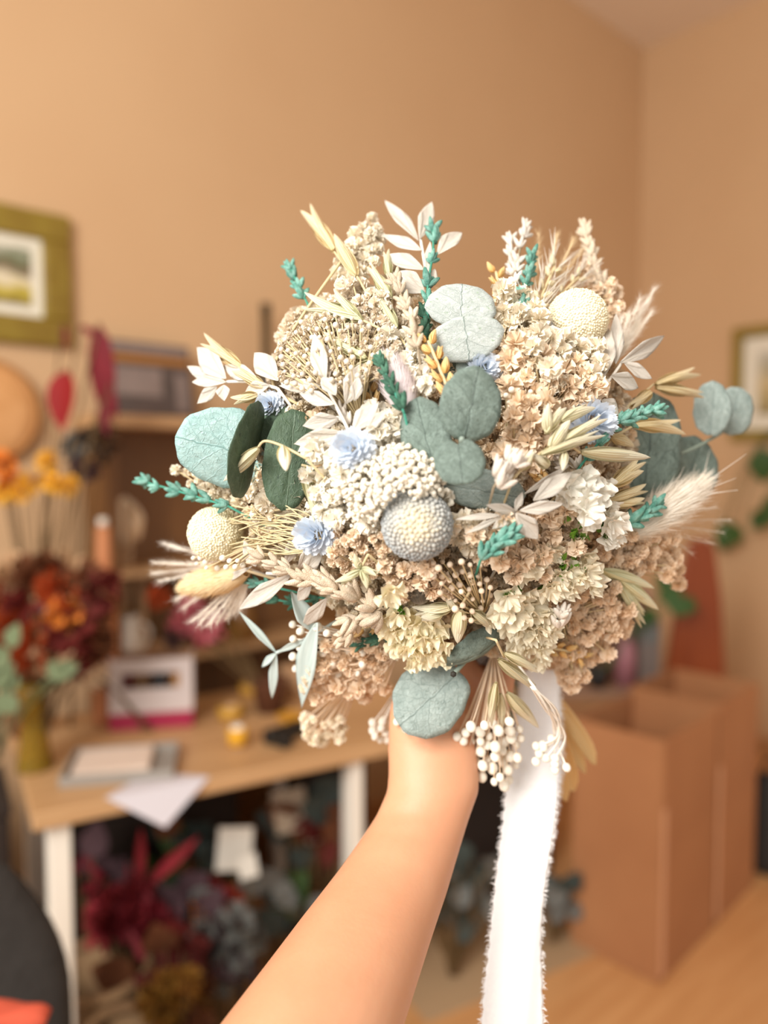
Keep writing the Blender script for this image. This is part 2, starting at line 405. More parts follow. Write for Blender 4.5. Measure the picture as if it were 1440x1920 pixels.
M_och = mat('ochre_bloom', '#7a5210', '#936619', rough=.85)

def back(x, y, off): return wall_pt(x, y, off)
# rust coloured dried bouquet in amber vase, left end of the table
vb = on_z(66, 1440, TZ)
glass = bpy.data.materials.new('amber_glass'); glass.use_nodes = True
g = glass.node_tree.nodes['Principled BSDF']; g.inputs['Base Color'].default_value = hexl('#d9b34a'); g.inputs['Roughness'].default_value = .08; g.inputs['Transmission Weight'].default_value = .75; g.inputs['IOR'].default_value = 1.2
t = thing('glass_vase', 'slim amber glass vase holding the rust coloured bouquet', 'vase', vb)
part('vase_body', MB().add(*lathe([(0, 0), (.034, 0), (.036, .01), (.026, .09), (.024, .15), (.032, .19), (.029, .19), (.021, .15), (.023, .09), (.031, .014), (0, .014)])), glass, t)
part('foot_ring', MB().add(*lathe([(.03, -.0), (.038, .0), (.038, .008), (.03, .008)])), glass, t)
dv = (vb - CAM).dot(FWD)
heads = []
spec = [(20, 1080, .05, M_tanp), (75, 1075, .055, M_brown), (130, 1072, .05, M_tanp), (165, 1090, .05, M_brown), (15, 1110, .05, M_rust), (60, 1125, .06, M_dred),
        (110, 1105, .05, M_rust), (150, 1140, .055, M_brown), (190, 1110, .05, M_dred), (35, 1165, .06, M_rust), (90, 1160, .05, M_greyl), (135, 1185, .06, M_dred),
        (175, 1170, .05, M_brown), (20, 1210, .06, M_rust), (65, 1215, .06, M_rust), (105, 1230, .055, M_tanp), (145, 1225, .055, M_dred), (50, 1245, .05, M_rust),
        (95, 1260, .045, M_brown), (-10, 1150, .05, M_brown), (185, 1215, .04, M_brown), (120, 1150, .04, M_org), (70, 1180, .04, M_greyl), (100, 1090, .045, M_dred)]
for (x, y, s, m) in spec:
    heads.append((P(x, y, dv + random.uniform(-.05, .06)), s, m, 'bloom' if m is not M_greyl else 'leaf', None))
bg_bunch('dried_bouquet', 'round rust, brown and dark red dried bouquet in the amber vase', vb + Vector((0, 0, .02)), heads, M_stem)
# red-leaved branch and yellow blooms (left)
b0 = on_z(60, 1400, TZ) + tyv * .10; dv2 = 1.78
hd = [(P(118, 605, 1.9), .07, M_crim, 'leaf', (0.1, 0, -1)), (P(124, 692, 1.86), .15, M_red, 'leaf', (-.1, -.2, -1)), (P(186, 605, 1.9), .25, M_crim, 'leaf', (0.04, 0, -1)),
      (P(207, 720, 1.9), .09, M_crim, 'leaf', (.1, 0, -1)), (P(150, 610, 1.9), .09, M_crim, 'leaf', (.8, 0, -.5)), (P(192, 750, 1.9), .09, M_crim, 'leaf', (.15, -.2, -1))]
vv = thing('clay_jar', 'small brown clay jar at the left of the table behind the bouquet in rust', 'jar', b0)
part('jar_body', MB().add(*lathe([(0, 0), (.035, 0), (.05, .04), (.048, .09), (.03, .12), (.034, .135), (.028, .135), (.024, .12), (.04, .08), (.03, .01), (0, .01)])), mat('clay', '#7a4a26', rough=.8), vv)
bg_bunch('leafy_branch', 'dark branch with hanging crimson leaves beside the framed landscape', b0 + Vector((0, 0, .03)), hd, M_stem, 'branch')
hd = [(P(x, y, 1.8), s, m, 'bloom', None) for x, y, s, m in [(88, 868, .028, M_yel), (20, 905, .03, M_org), (60, 905, .03, M_yel), (100, 905, .028, M_yel), (130, 912, .026, M_yel), (8, 925, .03, M_yel), (40, 925, .026, M_yel), (5, 870, .04, M_org)]]
bg_bunch('yellow_flowers', 'yellow and orange dried blooms above the rust coloured bouquet', b0 + Vector((.03, .02, .03)), hd, M_stem)
# round tan board at left edge
q = wall_pt(-30, 770, .02)
t = thing('straw_disc', 'round tan straw disc hung below the framed landscape at left edge', 'wall hanging', None, M=wmat(q) @ Matrix.Rotation(pi / 2, 4, 'X'))
part('disc', MB().add(*lathe([(0, .012), (.10, .014), (.13, .008), (.135, 0), (0, 0)], 32)), mat('straw', '#c89058', '#d6a06a', scale=20, rough=.8), t)
part('rim', MB().add(*lathe([(.125, .01), (.133, .016), (.14, .01), (.133, .002), (.125, .01)], 32)), mat('straw_rim', '#b27c46', rough=.8), t)
# sage green leaves low left
hd = [(P(x, y, 1.5), s, M_gre, 'leaf', (random.uniform(-1, 1), 0, random.uniform(0.1, 1))) for x, y, s in [(-5, 1235, .05), (15, 1250, .06), (-10, 1290, .06), (20, 1300, .05), (5, 1330, .06), (30, 1335, .05), (100, 1265, .05), (118, 1272, .045), (20, 1215, .05)]]
bg_bunch('sage_sprigs', 'pale sage green leaf sprigs left of the amber vase', on_z(-12, 1425, TZ), hd, M_gre, 'greenery')

# white/magenta window box
q = on_z(205, 1372, TZ); q2 = on_z(362, 1362, TZ); bw = (q2 - q).length; xd = (q2 - q).normalized(); yd = Vector((-xd.y, xd.x, 0))
MBx = Matrix((xd, yd, Vector((0, 0, 1)))).transposed().to_4x4(); MBx.translation = q
kp = bw / 157; bh = 138 * kp
lil = mat('lilac_white_card', '#cdc0bd', rough=.7); mag = mat('magenta_card', '#a01f45', rough=.6)
t = thing('display_box', 'white card display box with cut-out window and magenta base on the table', 'box', None, M=MBx)
z1 = 33 * kp
part('base_band', bx(0, bw, 0, .09, 0, z1), mag, t, smooth=False, bevel=.002)
for (x0, x1, za, zz) in ((0, bw, z1, z1 + 47 * kp), (0, bw, bh - 27 * kp, bh), (0, 24 * kp, z1 + 47 * kp, bh - 27 * kp), (bw - 24 * kp, bw, z1 + 47 * kp, bh - 27 * kp)):
    part('front_card', bx(x0, x1, 0, .006, za, zz), lil, t, smooth=False)
part('rear_card', bx(0, bw, .084, .09, z1, bh), mat('box_inner', '#9a7458', rough=.8), t, smooth=False)
for x0 in (0, bw - .005): part('side_card', bx(x0, x0 + .005, .0062, .0838, z1, bh), lil, t, smooth=False)
bt = [('#6a2a30', .2), ('#8a6a48', .37), ('#2c2c30', .55), ('#3c3a3c', .62), ('#d9a066', .8)]
for c, fx in bt:
    part('small_jar', MB().add(*lathe([(0, 0), (.012, 0), (.012, .085), (.006, .09), (.006, .1), (0, .1)])), mat('jar_' + c[1:], c, rough=.5), t, L=Matrix.Translation((bw * fx, .045, z1 + .001)))
# grey tray with sheets
q = on_z(110, 1478, TZ + .001); q2 = on_z(325, 1462, TZ + .001); bw = (q2 - q).length; xd = (q2 - q).normalized(); yd = Vector((-xd.y, xd.x, 0))
MX = Matrix((xd, yd, Vector((0, 0, 1)))).transposed().to_4x4(); MX.translation = q
t = thing('paper_tray', 'grey metal paper tray with pale cards in front of display box', 'tray', None, M=MX)
grm = mat('grey_tin', '#8f8880', '#a09890', rough=.5)
part('tray_base', bx(0, bw, 0, .17, 0, .006), grm, t, smooth=False)
for a4 in ((0, bw, 0, .006), (0, bw, .164, .17), (0, .006, .0062, .1638), (bw - .006, bw, .0062, .1638)): part('tray_lip', bx(*a4, .0062, .022), grm, t, smooth=False)
cardm = mat('pale_card', '#d9c4b4', '#e2cfc0', scale=6, rough=.8)
t2 = thing('card_stack', 'stack of pale pink cards lying in the grey tray', 'cards', None, M=MX @ Matrix.Translation((.02, .02, .007)))
for k in range(4): part('card', bx(0, bw * .68, 0, .13, .004 * k, .004 * k + .0036), cardm, t2, L=Matrix.Rotation(random.uniform(-.04, .04), 4, 'Z'), smooth=False)
# white sheet over the table edge
c_ = TM.inverted() @ on_z(298, 1478, TZ); M = TM.copy()
t = thing('paper_sheet', 'white paper sheet with one corner drooping over the front edge of the table', 'paper', None, M=TM @ Matrix.Translation((c_.x, c_.y, TZ + .0025)))
def sheet(a, b):
    u, v_ = (a - .5) * .125, (b - .5) * .125; x = (u - v_) * .85; y = (u + v_) * .72; e = max(0, -(y + c_.y)); return (x, y + e * .5, -e * .75)
part('sheet', MB().add(*grid(14, 14, sheet)), mat('white_paper', '#c9c3c9', rough=.8), t)

# clutter at the rear of the table / on inner shelf
# cream tall vase-like roll
q = hut_at(240, 1215, .862, .135)
t = thing('cream_jug', 'cream ceramic jug on the shelf with tall pale stalks', 'jug', q)
part('jug_body', MB().add(*lathe([(0, 0), (.045, 0), (.05, .02), (.042, .07), (.028, .105), (.034, .12), (.029, .12), (.023, .104), (.037, .07), (.043, .02), (0, .012)])), white, t)
part('jug_handle', MB().add(*tube(bez((.034, 0, .1), (.09, 0, .09), (.045, 0, .03)), .005, 6)), white, t)
hd = [(P(218 + 7 * k, 1010 + 12 * (k % 3), (q - CAM).dot(FWD) - .02), .12, M_cream if k % 2 else M_tanp, 'leaf', (random.uniform(-.1, .1), 0, 1)) for k in range(5)]
bg_bunch('pale_stalks', 'tall cream grass stalks standing in the cream jug', q + Vector((0, 0, .03)), hd, M_tanp, 'dried grass')
# leaning empty frame
q = wall_pt(262, 1010, .10); z0 = 1.122
t = thing('leaning_frame', 'small beige frame leaning inside the brown shelf unit', 'frame', None, M=wmat(Vector((q.x, q.y, .863))) @ Matrix.Rotation(math.radians(-8), 4, 'X'))
for a4 in ((0, .16, 0, .025), (0, .16, .205, .23), (0, .025, .026, .204), (.135, .16, .026, .204)): part('frame_rail', bx(a4[0], a4[1], 0, .012, a4[2], a4[3]), wood, t, smooth=False)
part('frame_back', bx(.025, .135, .006, .011, .026, .204), mat('dark_board', '#5a3c1c', rough=.8), t, smooth=False)
# dark brown seed head on the shelf at left
q = hut_at(178, 960, TZ, .10)
hd = [(P(188, 832, 1.95), .052, mat('seed_head', '#3a2412', '#4a3018', rough=.9), 'bloom', None), (P(150, 838, 1.95), .045, M_greyl, 'bloom', None), (P(160, 880, 1.95), .04, M_mauve, 'bloom', None)]
qq = TM @ Vector((.13, .50, TZ)); bg_bunch('seed_heads', 'dark brown seed heads on stalks left of the shelf unit', qq, hd, M_stem)
# terracotta bottle
q = TM @ Vector((.22, .47, TZ))
t = thing('terracotta_bottle', 'orange terracotta bottle vase at left of the cream jug', 'bottle', q)
kz = q.z; topz = P(160, 985, (q - CAM).dot(FWD)).z - kz
part('bottle_body', MB().add(*lathe([(0, 0), (.03, 0), (.034, .02), (.03, topz * .6), (.02, topz * .75), (.018, topz), (0.012, topz), (0, topz - .01)])), mat('terracotta', '#b5744a', '#bf8058', rough=.8), t)
part('bottle_stopper', MB().add(*lathe([(0, topz), (.012, topz + .001), (.012, topz + .02), (0, topz + .022)])), white, t)
# small peach blooms left of the display box
q = TM @ Vector((.30, .36, TZ + .001)); dq = (q - CAM).dot(FWD)
hd = [(P(x, y, dq + o), sz, M_cream if k else mat('peach_bloom', '#e0a884', '#ebbb9a', rough=.8), 'bloom', None) for k, (x, y, sz, o) in enumerate(((152, 1240, .026, 0), (182, 1268, .03, -.03), (165, 1272, .022, .02)))]
bg_bunch('peach_flowers', 'three small round peach blooms just left of the display box', q, hd, M_stem)
# pink / red bunch centre
q = TM @ Vector((.62, .36, TZ)); dq = (q - CAM).dot(FWD)
t = thing('pink_pot', 'small brown pot with pink dried blooms right of the display box', 'pot', q)
part('pot_body', MB().add(*lathe([(0, 0), (.035, 0), (.048, .08), (.05, .09), (.045, .09), (.04, .075), (.03, .01), (0, .01)])), M_brown, t)
hd = [(P(x, y, dq + random.uniform(-.03, .03)), s, m, 'bloom', None) for x, y, s, m in [(365, 1150, .05, M_pink), (390, 1175, .05, M_pink), (345, 1165, .04, M_pink), (375, 1195, .04, M_scar), (300, 1120, .035, M_rust), (330, 1195, .035, M_mauve), (420, 1180, .04, M_och), (410, 1140, .04, M_brown)]]
bg_bunch('pink_flowers', 'pink and rose dried blooms in the small brown pot', q + Vector((0, 0, .02)), hd, M_stem)
# ochre tape rolls, scissors, dark clutter
def ring(ro, ri, h): return MB().add(*lathe([(ri, 0), (ro, 0), (ro, h), (ri, h), (ri, 0)], 24))
tape = mat('ochre_tape', '#b98a2c', '#c99a3a', rough=.4)
for k, (x, y, l) in enumerate(((432, 1345, 'roll of ochre tape on the table behind the white sheet'), (470, 1300, 'second ochre tape roll farther from the table edge'))):
    q = on_z(x, y, TZ + .001); t = thing('tape_roll', l, 'tape', q)
    part('tape', ring(.032, .022, .03), tape, t); part('tape_core', ring(.0218, .019, .03), M_tanp, t)
q = on_z(445, 1400, TZ + .001)
t = thing('yellow_ribbon_spool', 'yellow ribbon spool near the front edge of the table', 'ribbon spool', q)
part('spool_core', ring(.014, .006, .05), white, t); part('spool_ribbon', ring(.022, .0142, .038), M_yel, t, L=Matrix.Translation((0, 0, .006)))
q = on_z(585, 1340, TZ + .004)
t = thing('scissors', 'scissors with ochre handles lying on the table by the forearm', 'scissors', q, rotz=.5)
scm = mat('ochre_plastic', '#c28a1e', rough=.4); stl = mat('steel', '#9a9a98', rough=.3, metal=.9)
for s in (-1, 1):
    ringp = [(-.055 + .030 * math.cos(a), s * .024 + .02 * math.sin(a), 0) for a in [2 * pi * k / 16 for k in range(17)]]
    part('handle', MB().add(*tube(ringp, .006, 6)), scm, t)
    part('blade', MB().add([(-.025, s * .010, -.001), (.0, s * .009, -.001), (.10, -s * .001, -.001), (-.02, s * .002, -.001), (-.025, s * .010, .0015), (.0, s * .009, .0015), (.10, -s * .001, .0015), (-.02, s * .002, .0015)], [(0, 1, 2, 3), (7, 6, 5, 4), (0, 4, 5, 1), (1, 5, 6, 2), (2, 6, 7, 3), (3, 7, 4, 0)]), stl, t, smooth=False, L=Matrix.Translation((0, 0, .0016 * s)))
q = on_z(535, 1385, TZ + .001)
t = thing('black_glue_gun', 'small black glue gun lying on the table behind the bouquet', 'tool', q, rotz=.8)
blk = mat('black_plastic', '#16130f', rough=.5)
part('gun_body', bx(-.06, .06, -.016, .016, .0, .034), blk, t, bevel=.008); part('gun_grip', bx(-.055, -.02, -.06, -.0162, .002, .028), blk, t, bevel=.006); part('gun_nozzle', MB().add(*tube([(.061, 0, .017), (.09, 0, .017)], [.01, .003], 8)), stl, t)
q = on_z(420, 1290, TZ + .001) if on_z(420, 1290, TZ).y < 2.3 else TM @ Vector((.75, .45, TZ))
q = TM @ Vector((.72, .42, TZ + .001))
t = thing('kraft_parcel', 'low beige kraft parcel at the rear of the table', 'parcel', q, rotz=math.atan2(tx.y, tx.x))
part('parcel_body', bx(0, .3, 0, .12, 0, .07), M_tanp, t, bevel=.004, smooth=False); part('parcel_string', bx(.14, .146, -.002, .122, -.0, .0725), M_brown, t, smooth=False)
q = hut_at(455, 1230, .862, .12)
t = thing('amber_bottle', 'dark amber bottle on the shelf right of the pink blooms', 'bottle', q)
part('bottle_body', MB().add(*lathe([(0, 0), (.04, 0), (.042, .01), (.04, .09), (.018, .12), (.016, .15), (0, .15)])), mat('amber_dark', '#6b4410', '#7d5318', rough=.3), t)
part('bottle_cap', MB().add(*lathe([(0, .151), (.018, .151), (.018, .17), (0, .17)])), blk, t)

# ---- under the table: baskets and bunches
wick = mat('wicker', '#8d6c4c', '#a5845f', scale=25, rough=.85, bump=.4, bscale=60)
dfl = lambda x, y, d: P(x, y, d)
def basket(label, c, r, h):
    t = thing('wicker_basket', label, 'basket', c)
    part('basket_wall', MB().add(*lathe([(0, 0), (r * .8, 0), (r, h), (r * .94, h), (r * .75, .01), (0, .01)], 24)), wick, t)
    part('basket_rim', MB().add(*tube([(r * .97 * math.cos(a), r * .97 * math.sin(a), h) for a in [2 * pi * k / 24 for k in range(25)]], .012, 6, False)), wick, t)
    return t
def low_bunch(name, label, cx, cy, d, spread, n, mats, kind, basec, size, seed):
    random.seed(seed); hd = []
    for k in range(n):
        an = random.uniform(0, 6.28); rr = spread * math.sqrt(random.random())
        p = P(cx + rr * math.cos(an), cy + rr * math.sin(an) * .9, d + random.uniform(-.06, .06))
        hd.append((p, size * random.uniform(.8, 1.3), mats[k % len(mats)], kind, (random.uniform(-1, 1), random.uniform(-.6, .2), random.uniform(.1, 1))))
    return bg_bunch(name, label, basec, hd, M_stem)
def fl(x, y, d): p = P(x, y, d); return Vector((p.x, p.y, .02))
basket('wicker basket under the table by the white front leg', fl(185, 1800, 1.72), .115, P(185, 1800, 1.72).z - .04)
basket('lower wicker basket at the bottom edge under the table', fl(228, 1888, 1.56), .07, P(215, 1885, 1.62).z - .03)
low_bunch('scarlet_bunch', 'scarlet dried bunch under the table right of the wicker basket', 250, 1720, 1.78, 60, 22, [M_scar, M_crim, M_scar], 'bloom', fl(240, 1790, 1.78), .042, 1)
bg_bunch('red_pampas', 'two tall red plume stems leaning in a V under the table', fl(255, 1800, 1.80), [(P(262, 1660, 1.8), .13, M_scar, 'leaf', (0.05, 0, 1)), (P(275, 1660, 1.8), .16, M_scar, 'leaf', (.75, 0, .7)), (P(250, 1690, 1.8), .09, M_scar, 'leaf', (-.2, 0, 1))], M_scar, 'dried grass')
low_bunch('mauve_bunch', 'dusky mauve dried bunch under the middle of the table', 330, 1720, 1.8, 55, 20, [M_mauve, M_mauve, M_greyl], 'leaf', fl(335, 1850, 1.8), .075, 2)
low_bunch('orange_bunch', 'small orange and red bunch under the table', 405, 1715, 1.85, 40, 12, [M_org, M_scar, M_rust], 'bloom', fl(400, 1830, 1.85), .032, 3)
low_bunch('lilac_bunch', 'greyish lilac bunch beside the orange one below the table', 430, 1775, 1.75, 55, 16, [M_mauve, M_greyl], 'bloom', fl(430, 1850, 1.75), .045, 4)
low_bunch('dark_red_bunch', 'dark red bunch low under the table between basket and mauve bunch', 330, 1820, 1.68, 80, 20, [M_dred, M_brown, M_crim], 'leaf', fl(330, 1900, 1.68), .08, 5)
low_bunch('ochre_bunch', 'ochre yellow bunch at the bottom edge beneath the table', 330, 1890, 1.6, 60, 14, [M_och, M_brown, M_och], 'bloom', fl(330, 1960, 1.6), .034, 6)
low_bunch('rose_bunch', 'dusky rose sprigs behind the white front table leg', 165, 1640, 1.85, 40, 12, [M_mauve, M_crim], 'leaf', fl(170, 1700, 1.85), .08, 7)
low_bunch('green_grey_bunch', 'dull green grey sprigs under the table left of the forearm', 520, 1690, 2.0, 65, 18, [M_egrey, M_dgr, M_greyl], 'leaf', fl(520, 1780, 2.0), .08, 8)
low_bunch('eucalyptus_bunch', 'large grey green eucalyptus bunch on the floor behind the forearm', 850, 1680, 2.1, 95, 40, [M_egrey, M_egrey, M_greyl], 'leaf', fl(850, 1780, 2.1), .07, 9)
low_bunch('eucalyptus_sprays', 'grey eucalyptus sprays between the ribbon and the cardboard box', 1045, 1690, 2.25, 42, 14, [M_egrey, M_greyl], 'leaf', fl(1035, 1770, 2.25), .07, 10)
low_bunch('brown_bunch', 'dark brown dried bunch under the right end of the table', 590, 1560, 2.1, 70, 24, [M_brown, M_egrey, M_dred], 'leaf', fl(590, 1740, 2.1), .085, 11)
low_bunch('dark_green_bunch', 'dark green foliage bunch behind the white tags under table', 350, 1620, 2.0, 70, 20, [M_dgr, M_egrey, M_brown], 'leaf', fl(355, 1760, 2.0), .085, 12)
basket('round basket at the right end under the table holding dark bunches', fl(700, 1700, 2.2), .12, .3)
# dark storage boxes that close the space under the table
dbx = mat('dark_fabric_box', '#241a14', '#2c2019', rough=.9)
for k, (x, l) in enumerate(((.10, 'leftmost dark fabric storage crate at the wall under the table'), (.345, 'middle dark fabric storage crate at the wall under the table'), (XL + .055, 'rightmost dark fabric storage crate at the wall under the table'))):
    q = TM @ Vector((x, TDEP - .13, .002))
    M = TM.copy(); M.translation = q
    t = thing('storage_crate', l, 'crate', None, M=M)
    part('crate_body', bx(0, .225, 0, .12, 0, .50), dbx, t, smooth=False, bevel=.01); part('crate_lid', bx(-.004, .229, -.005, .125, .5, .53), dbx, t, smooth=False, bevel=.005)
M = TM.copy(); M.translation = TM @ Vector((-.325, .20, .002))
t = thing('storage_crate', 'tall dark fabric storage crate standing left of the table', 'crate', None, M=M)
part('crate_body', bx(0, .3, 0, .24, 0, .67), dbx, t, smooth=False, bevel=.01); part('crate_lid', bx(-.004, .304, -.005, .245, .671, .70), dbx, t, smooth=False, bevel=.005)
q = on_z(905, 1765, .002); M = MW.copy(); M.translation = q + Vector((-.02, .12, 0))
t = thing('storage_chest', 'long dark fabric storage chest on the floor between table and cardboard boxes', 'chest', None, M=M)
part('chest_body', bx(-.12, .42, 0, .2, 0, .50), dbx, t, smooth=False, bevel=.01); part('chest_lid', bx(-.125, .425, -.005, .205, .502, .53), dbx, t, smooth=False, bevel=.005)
# white tags (paper packets) leaning among the bunches
for k, (x, y, d, s, l) in enumerate(((440, 1592, 1.9, .085, 'white paper packet standing among bunches under the table'), (545, 1520, 2.05, .09, 'beige paper packet leaning higher under the table'), (590, 1565, 2.1, .035, 'tiny white tag right of the paper packets'), (465, 1625, 1.86, .045, 'small cream tag just below the white packet'))):
    c = P(x, y, d)
    t = thing('paper_packet', l, 'packet', c)
    mm = white if k != 1 else mat('beige_paper', '#b8a690', rough=.8)
    part('packet_sheet', bx(-s / 2, s / 2, 0, .006, -s * .6, s * .6), mm, t, L=Euler((-.2, .12 * (-1) ** k, .3)).to_matrix().to_4x4(), smooth=False)
    part('packet_stick', MB().add(*tube([(0, .008, -s * .4), (.01, .03, -c.z + .02)], .003, 5)), M_stem, t)

# ---- chair with black cover lower left
q = P(-75, 1720, 1.05); q.z = 0
ch = thing('office_chair', 'black fabric chair back at the lower left corner', 'chair', q, rotz=math.radians(28))
bf = mat('black_fabric', '#2b2724', '#322e2b', scale=30, rough=.95, bump=.2, bscale=90)
ztc = P(5, 1612, 1.05).z
def chb(a, b):
    an = a * 2 * pi; u = math.cos(an); v_ = math.sin(an); z = .5 + (ztc - .5) * b
    wd = .14 * (1 - max(0, (b - .35) / .65) ** 2 * .75) ; th = .05 * (1 - .5 * b)
    if b >= .999: wd *= .01; th *= .01
    return (u * wd, v_ * th + .03 * b, z)
part('backrest', MB().add(*grid(24, 12, chb)), bf, ch)
part('seat', MB().add(*lathe([(0, .42), (.2, .42), (.22, .44), (.22, .47), (.2, .49), (0, .495)], 28)), bf, ch, L=Matrix.Translation((0, -.2, 0)))
part('post', MB().add(*tube([(0, -.2, .05), (0, -.2, .42)], .025, 10)), blk, ch)
for k in range(5):
    a = 2 * pi * k / 5; part('foot', MB().add(*tube([(0, -.2, .05), (.25 * math.cos(a), -.2 + .25 * math.sin(a), .025)], [.022, .016], 8)), blk, ch)
q = P(-22, 1938, .86)
t = thing('coral_cloth', 'coral red folded cloth at the very bottom left corner', 'cloth', q, rotz=.3)
def cl(a, b):
    an = a * 2 * pi; r = math.sin(pi * b) ** .6 if 0 < b < 1 else 0
    return (.06 * r * math.cos(an) * (1 + .15 * math.sin(3 * an)), .05 * r * math.sin(an), .014 * math.cos(pi * b) + .004 * math.sin(5 * an) * r)
part('cloth_fold', MB().add(*grid(20, 8, cl)), mat('coral_fabric', '#d0553c', '#dc6a50', rough=.9), t)

# ---- cardboard boxes right
kraft = mat('cardboard', '#a8724a', '#b27c52', scale=4, rough=.85); kraft2 = mat('cardboard_edge', '#dba882', rough=.9)
f0 = on_z(1237, 1848, 0); fr = on_z(1336, 1742, 0); flt = on_z(1068, 1768, 0)
ax = (fr - f0); LX = ax.length; ax.normalize(); ay = Vector((-ax.y, ax.x, 0)); LY = (flt - f0).length
MC = Matrix((ax, ay, Vector((0, 0, 1)))).transposed().to_4x4()
zc = on_plane(1244, 1392, f0, (0, -1, 0)).z
def carton(label, org, lx, ly, h):
    M = MC.copy(); M.translation = org; t = thing('cardboard_box', label, 'box', None, M=M); th = .006
    part('side_panel', bx(0, lx, 0, th, 0, h), kraft, t, smooth=False); part('side_panel', bx(0, lx, ly - th, ly, 0, h), kraft, t, smooth=False)
    part('end_panel', bx(0, th, th + .0005, ly - th - .0005, 0, h), kraft, t, smooth=False); part('end_panel', bx(lx - th, lx, th + .0005, ly - th - .0005, 0, h), kraft, t, smooth=False)
    part('bottom_panel', bx(th, lx - th, th, ly - th, .001, .008), kraft, t, smooth=False)
    part('paper_tape', bx(-.0015, .022, -.0015, -.0001, .02, h * .72), kraft2, t, smooth=False)
    return t
carton('tall open cardboard box in front, nearest the camera', f0 + Vector((0, 0, .002)), LX, LY, zc)
carton('tall open cardboard box standing behind the nearer one', f0 + ax * (LX + .02) + Vector((0, 0, .002)) + ay * .0, LX * .9, LY * 1.05, zc + .015)
# pale flat patch on floor at left of boxes
q = on_z(900, 1790, .001)
t = thing('floor_patch', 'pale beige flat patch on the floor behind the ribbon', 'paper', q, rotz=.5)
part('sheet', bx(-.28, .3, -.16, .16, 0, .003), mat('beige_sheet', '#b99b78', rough=.6), t, smooth=False)
# ---- far right corner objects
redw = mat('red_brown_wood', '#7d3408', '#8d3f10', scale=4, rough=.4, stretch=(8, 1, 1))
q = on_z(1300, 1700, 0); q = P(1297, 1300, 2.95); q.z = 0
M = Matrix((RT, Vector((0, 1, 0)), Vector((0, 0, 1)))).transposed().to_4x4(); M.translation = q
zt = P(1310, 1010, 2.95).z; kp = 2.95 / F
t = thing('wooden_board', 'tall tapering red brown wooden board in the room corner behind the boxes', 'board', None, M=M)
prof = [(-62, 0), (66, 0), (62, .55), (52, .8), (38, .97), (30, 1), (-6, 1), (-14, .96), (-30, .8), (-52, .5)]
v = [(x * kp, 0, z * zt) for x, z in prof] + [(x * kp, .025, z * zt) for x, z in prof]; n = len(prof)
part('board_panel', MB().add(v, [tuple(range(n)), tuple(range(2 * n - 1, n - 1, -1))] + [(i, i + n, (i + 1) % n + n, (i + 1) % n) for i in range(n)]), redw, t, smooth=False, bevel=.004)
part('board_batten', bx(-.1, .1, .026, .045, .3, .36), redw, t, smooth=False)
# side table with small things behind boxes
q = P(1000, 1300, 2.75); qz = P(1100, 1296, 2.75).z; q.z = 0
sid = mat('grey_brown_wood', '#8a6b55', '#967661', rough=.6)
t = thing('side_table', 'low grey brown side table in the corner behind the bouquet', 'table', q)
part('tabletop', bx(-.08, .48, 0, .3, qz - .025, qz), sid, t, smooth=False, bevel=.003)
for x in (-.06, .42):
    for y in (.02, .24): part('leg', bx(x, x + .04, y, y + .04, 0, qz - .026), sid, t, smooth=False)
def on_side(px, dy): p = P(px, 1296, 2.75 + dy); return Vector((p.x, p.y + 0, qz + .001))
t = thing('pink_bottle', 'pink bottle leaning on the corner side table', 'bottle', on_side(1172, .08))
part('bottle_body', MB().add(*lathe([(0, 0), (.036, 0), (.036, .12), (.014, .19), (.014, .24), (0, .24)])), mat('pink_glass', '#a06a72', rough=.5), t); part('bottle_cap', MB().add(*lathe([(0, .241), (.017, .241), (.017, .26), (0, .26)])), M_mauve, t)
t = thing('grey_case', 'upright grey case on the side table right of the pink bottle', 'case', on_side(1212, .1))
part('case_body', bx(-.03, .05, 0, .1, 0, .24), mat('grey_card', '#70645e', rough=.7), t, smooth=False, bevel=.004); part('case_label', bx(-.02, .04, -.002, -.0003, .15, .21), M_greyl, t, smooth=False)
t = thing('dusky_carton', 'dusky red carton lying across the side table behind the grey case', 'carton', on_side(1150, .2))
part('carton_body', bx(-.1, .13, -.0, .06, 0, .30), mat('dusky_card', '#6d4536', rough=.8), t, smooth=False, bevel=.003); part('carton_lid', bx(-.105, .135, -.005, .065, .301, .33), mat('dusky_lid', '#8c6f66', rough=.8), t, smooth=False)
# green plants right
q = P(1262, 1296, 2.6); q.z = qz
q = on_side(1120, .06)
t = thing('plant_pot', 'small dark pot with green plant on the side table', 'pot', q)
part('pot_body', MB().add(*lathe([(0, 0), (.03, 0), (.04, .07), (.036, .07), (.028, .01), (0, .01)])), blk, t)
hd = [(P(x, y, 2.8), s, M_dgr, 'leaf', d) for x, y, s, d in [(1235, 1125, .1, (.6, 0, .3)), (1250, 1135, .1, (1, -.2, 0)), (1240, 1110, .09, (.2, 0, 1)), (1275, 1125, .08, (.7, 0, -.4)), (1225, 1140, .08, (-.3, 0, -.6)), (1100, 1120, .08, (-.3, 0, .6))]]
bg_bunch('green_plant', 'dark green leafy plant in the small dark pot', q + Vector((0, 0, .02)), hd, M_dgr, 'plant')
bq = rwall_pt(1470, 800, .04)
hd = [(rwall_pt(x, y, .08), s, M_dgr, 'leafdown', d) for x, y, s, d in [(1425, 840, .17, (.2, 0, -1)), (1385, 985, .16, (-.7, -.3, -.5)), (1362, 985, .13, (-.1, -.4, -1)), (1450, 930, .15, (-.4, -.3, -1)), (1440, 960, .12, (-.5, -.2, -.4)), (1345, 1000, .10, (.5, -.3, -1))]]
bg_bunch('trailing_plant', 'trailing dark green vine hanging at the right edge of the wall', bq, hd, M_dgr, 'plant')
q = on_z(1440, 1625, .002)
t = thing('black_bag', 'black upright bag on the floor behind the second cardboard box', 'bag', q)
